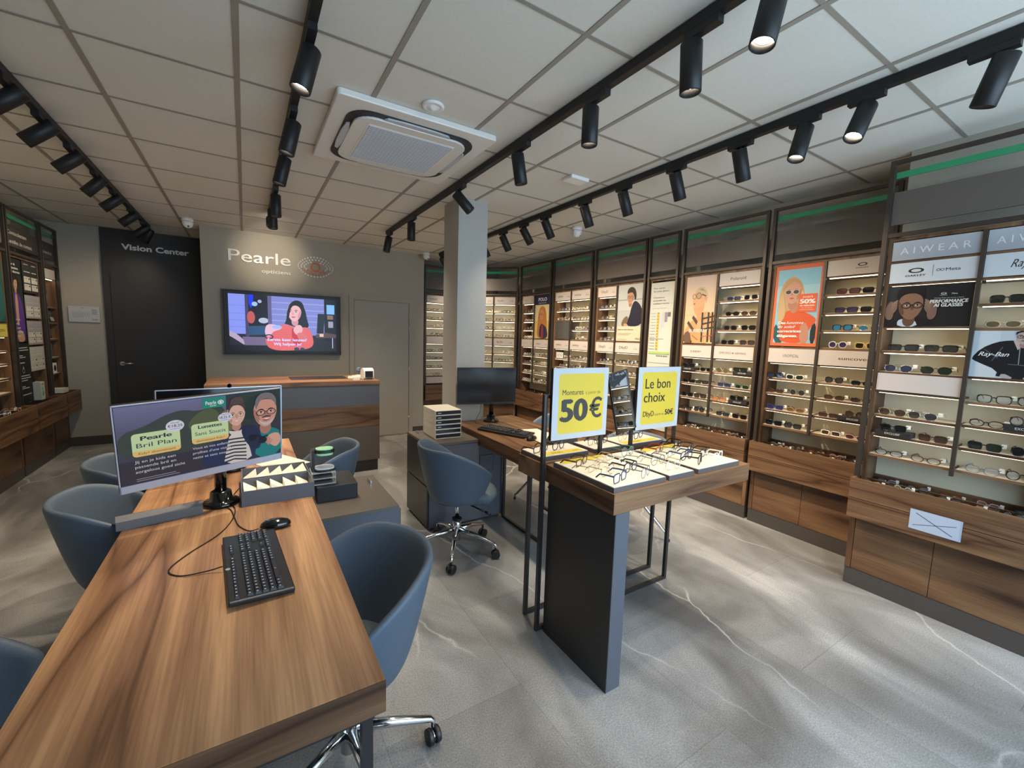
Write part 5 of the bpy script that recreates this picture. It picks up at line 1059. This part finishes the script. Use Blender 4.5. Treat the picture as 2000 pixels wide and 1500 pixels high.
cable('cable hanging below the black monitor on the middle desk', [(1.80, 3.40, .98), (1.80, 3.42, .86), (1.78, 3.44, .80), (1.76, 3.42, .754), (1.80, 3.3, .753), (1.84, 3.22, .76)])
for i, (x, y, a) in enumerate(((2.03, 2.93, -.2), (2.06, 2.74, .15), (1.99, 2.66, -.1))): tag(MB().box(-.105, .105, -.1, .1, 0, .001).build('paper_sheet', OFFW, None, (x, y, .7505+.0015*i), a), 'pale paper sheet by the middle desk mouse, %s' % ('farthest of three', 'middle of three', 'nearest of three')[i], 'paper', 'papers on the middle desk')
tag(MB().prism([(0, 0), (.11, 0), (.012, .13), (0, .13)], 0, .24, 0, Matrix(((0, 0, 1, 0), (1, 0, 0, 0), (0, 1, 0, 0), (0, 0, 0, 1)))).build('sloped_stand', GREYB, None, (1.87, 2.42, .7505), 0, bevel=.001), 'dark sloped stand on the middle desk behind the left price sign', 'stand')
# ---- display table with two price signs
tb = thing('display_table', 'walnut display table on a dark end panel and steel sled frames', 'table', (1.78, 1.22, 0))
MB().box(-.50, .50, 0, .475, .815, .905).build('table_top', [WTAB], tb, bevel=.0015); MB().box(-.5022, -.5003, .0005, .4745, .816, .9045).build('edge_band', WY, tb); MB().box(-.515, .50, .505, .715, .805, .905).build('rear_top', WTAB, tb, bevel=.0015)
MB().box(-.485, -.405, .0, .465, 0, .8148).build('end_panel', SLATE, tb); MB().box(-.489, -.4852, .0, .465, 0, .8148).build('panel_facing', DARK, tb)
def sled(y, top, x0=-.525, x1=.515):
    f = MB().box(x0, x0+.02, y, y+.02, 0, top).box(x1-.02, x1, y, y+.02, 0, .803 if top > 1 else top).box(x0+.02, x1-.02, y, y+.02, 0, .02)
    return f
sled(.478, 1.26).build('sled_frame', STEEL, tb); sled(.62, .803, -.503, .535).build('sled_frame', STEEL, tb)
f = MB()
for x in (-.135, .105, .505-.015): f.box(x, x+.018, .48, .498, .804 if x > .4 else .80, 1.26)
f.box(-.505, -.135, .48, .498, 1.242, 1.26).box(.123, .49, .48, .498, 1.242, 1.26).build('sign_frame', STEEL, tb)
def price(A, rows):
    A.rect(.10, .08, .92, .92, (250, 220, 80), rad=.018)
    for t, x, z, h, w_, col, b_ in rows: A.text(t, x, z, h, col, w_, b_)
G1 = (78, 76, 70); G2 = (60, 58, 54)
A = Art(.372, .365, (222, 226, 230), .02, (44, 42, 42)); price(A, [('Montures', .165, .625, .075, .37, G2, .004), ('à partir de', .575, .625, .05, .28, (160, 144, 70), .0), ('50', .155, .26, .30, .45, G1, .05), ('€', .665, .28, .28, .22, G1, .02)])
tag(A.build('price_sign', None, (1.283, 1.672, 1.030)), 'yellow and white price sign reading Montures 50 euro on the display table', 'sign')
A = Art(.368, .365, (222, 226, 230), .02, (44, 42, 42)); price(A, [('Le bon', .17, .66, .16, .59, G2, .012), ('choix', .15, .44, .16, .50, G2, .012), ('DbyD', .15, .21, .085, .25, G2, .012), ('à partir de', .42, .215, .04, .22, (170, 152, 76), 0), ('50€', .67, .215, .085, .2, G2, .03)])
tag(A.build('price_sign', None, (1.888, 1.672, 1.028)), 'yellow and white price sign reading Le bon choix on the display table', 'sign')
mr = thing('tabletop_mirror', 'tilted framed tabletop mirror between the two price signs', 'mirror', (1.765, 1.665, 1.205), Euler((-.13, -.17, .10)))
MB().box(-.082, .082, 0, .012, -.17, .17).build('frame', BRONZE, mr); MB().box(-.077, .077, -.0015, -.0005, -.165, .165).build('mirror_glass', MIRROR, mr)
TRAYW = mat('tray_white', rgb(216, 208, 192), .5); TRAYE = mat('tray_edge', rgb(92, 84, 82), .4); YEL = mat('yellow_strip', rgb(244, 216, 74), .5)
def tray(name, label, x0, x1, y0, y1, strip=None, brand=None):
    t = thing('display_tray', label, 'tray', (x0, y0, .9055), 0, 'white trays of eyeglasses on the display table'); w_, d = x1-x0, y1-y0
    MB().box(0, w_, 0, d, 0, .022).build('base', TRAYE, t); MB().box(.003, w_-.003, .003, d-.003, .022, .0245).build('liner', TRAYW, t)
    if strip:
        A = Art(w_-.05, strip[1]-strip[0], (250, 222, 84), .0006, (250, 222, 84)); A.text('DbyD', .40, .3, .36, (110, 96, 40), .26, .01, 0, 'c'); A.text('€ 50', .84, .35, .2, (110, 96, 40), .12, .01, 0, 'c'); A.build('price_strip', t, (.025, strip[0], .0253), (-PI/2, 0, 0))
    return t
def tg(x, y, sh, fc, rz, where, tilt=0):
    o = put(sh, fc, 'clear', 2, (x, y, .9305), rz, where, 'eyeglasses on the display table trays', tilt); o.scale = (.97, .66, 1); return o
def layout(x0, x1, y0, y1, nx, ny, fcs, where, seed, jit=.25):
    R = random.Random(seed); k_ = 0
    for j in range(ny):
        for i in range(nx):
            x = x0+(x1-x0)*(i+.5)/nx+R.uniform(-.008, .008); y = y0+(y1-y0)*(j+.35)/ny+R.uniform(-.006, .006)
            sh, fc = fcs[k_ % len(fcs)]; tg(x, y, sh, fc, R.uniform(-jit, jit)+.25, '%s from left, %s row, %s' % (ORD[i], ('front', 'second', 'third', 'fourth')[j], where)); k_ += 1
tray('t', 'left front white tray of thin eyeglasses with a yellow strip', 1.285, 1.615, 1.232, 1.645, (.36, .41)); tray('t', 'narrow middle front white tray of eyeglasses', 1.637, 1.82, 1.232, 1.635); tray('t', 'right front white tray of eyeglasses with a yellow strip', 1.852, 2.20, 1.232, 1.635, (.345, .398))
layout(1.30, 1.60, 1.245, 1.60, 2, 4, [('square', 'navy'), ('round', 'grey'), ('round', 'gold'), ('round', 'black'), ('rectangular', 'gold'), ('oval', 'clear'), ('rectangular', 'brown'), ('oval', 'gold')], 'left front tray', 21)
layout(1.645, 1.81, 1.26, 1.62, 1, 4, [('round', 'gold'), ('round', 'grey'), ('oval', 'silver'), ('round', 'green'), ('oval', 'grey')], 'narrow middle tray', 22)
layout(1.87, 2.19, 1.26, 1.60, 2, 4, [('round', 'black'), ('square', 'clear'), ('round', 'navy'), ('square', 'black'), ('rectangular', 'green'), ('round', 'black'), ('rectangular', 'red'), ('round', 'black'), ('square', 'white'), ('round', 'gold')], 'right front tray', 23)
def rtray(label, x0, x1, strip):
    return tray('r', label, x0, x1, 1.74, 1.925, strip)
rtray('left rear white tray behind the Montures sign', 1.275, 1.60, (.012, .062)); rtray('small grey rear tray between the sign posts', 1.645, 1.85, None); rtray('right rear white tray with yellow strip behind the second price sign', 1.875, 2.22, (.012, .062))
for i, (x, w_) in enumerate(((1.34, 'left rear tray'), (1.46, 'left rear tray'), (1.72, 'small rear tray'), (1.79, 'small rear tray'), (1.96, 'right rear tray'), (2.10, 'right rear tray'))): tg(x, 1.83, ('rectangular', 'round', 'square')[i % 3], ('brown', 'black', 'grey', 'black', 'gold', 'navy')[i], .3, '%s one on the %s' % (('left', 'right')[i % 2], w_))
# ---- reception counter
ct = thing('reception_counter', 'walnut and dark reception counter below the television', 'counter', (0, 4.79, 0))
MB().box(-.335, 1.26, -.005, .72, .975, 1.02).build('counter_top', walnut('walnut_counter', 0, .85), ct, bevel=.001); MB().box(-.33, 1.252, .006, .70, .13, .974).build('body', TAUPE, ct)
MB().box(-.33, 1.253, -.001, .0055, .515, .748).build('front_band', WX, ct); MB().box(-.33, 1.253, 0, .0055, .750, .972).build('front_panel', SLATE, ct); MB().box(-.33, 1.253, 0, .0055, .132, .513).build('front_panel', TAUPE, ct); MB().box(-.31, 1.24, .03, .68, 0, .129).build('plinth', DARK, ct)
MB().box(.40, .98, .26, .62, 1.0202, 1.0222).build('inlay', DARK, ct)
pt = thing('receipt_printer', 'small black and white receipt printer on the counter corner', 'printer', (1.115, 4.90, 1.0205), .1)
MB().prism(sm([(0, 0), (.13, 0), (.13, .09), (.1, .125), (.03, .125), (0, .09)], 1), 0, .11, 0, Matrix(((0, 0, 1, 0), (1, 0, 0, 0), (0, 1, 0, 0), (0, 0, 0, 1)))).build('body', WHITE, pt); MB().box(.012, .098, -.002, .004, .025, .095).build('cover', BLACK, pt)
MB().box(.02, .09, -.003, -.0022, .012, .022).build('slot', BLACK, pt)
tag(MB().box(0, .07, 0, .03, 0, .03).build('card_holder', WHITE, None, (1.0, 4.90, 1.0205), .1), 'small white card holder beside the receipt printer', 'card holder')
for i in range(3): tag(MB().box(0, .21, 0, .28, 0, .002).build('paper_sheet', OFFW, None, (.98+.02*i, 5.10+.06*i, 1.0205+.0025*i), -.2-.15*i), 'white paper on the counter behind the printer, %s of three' % ('lowest', 'middle', 'topmost')[i], 'paper', 'papers on the counter')
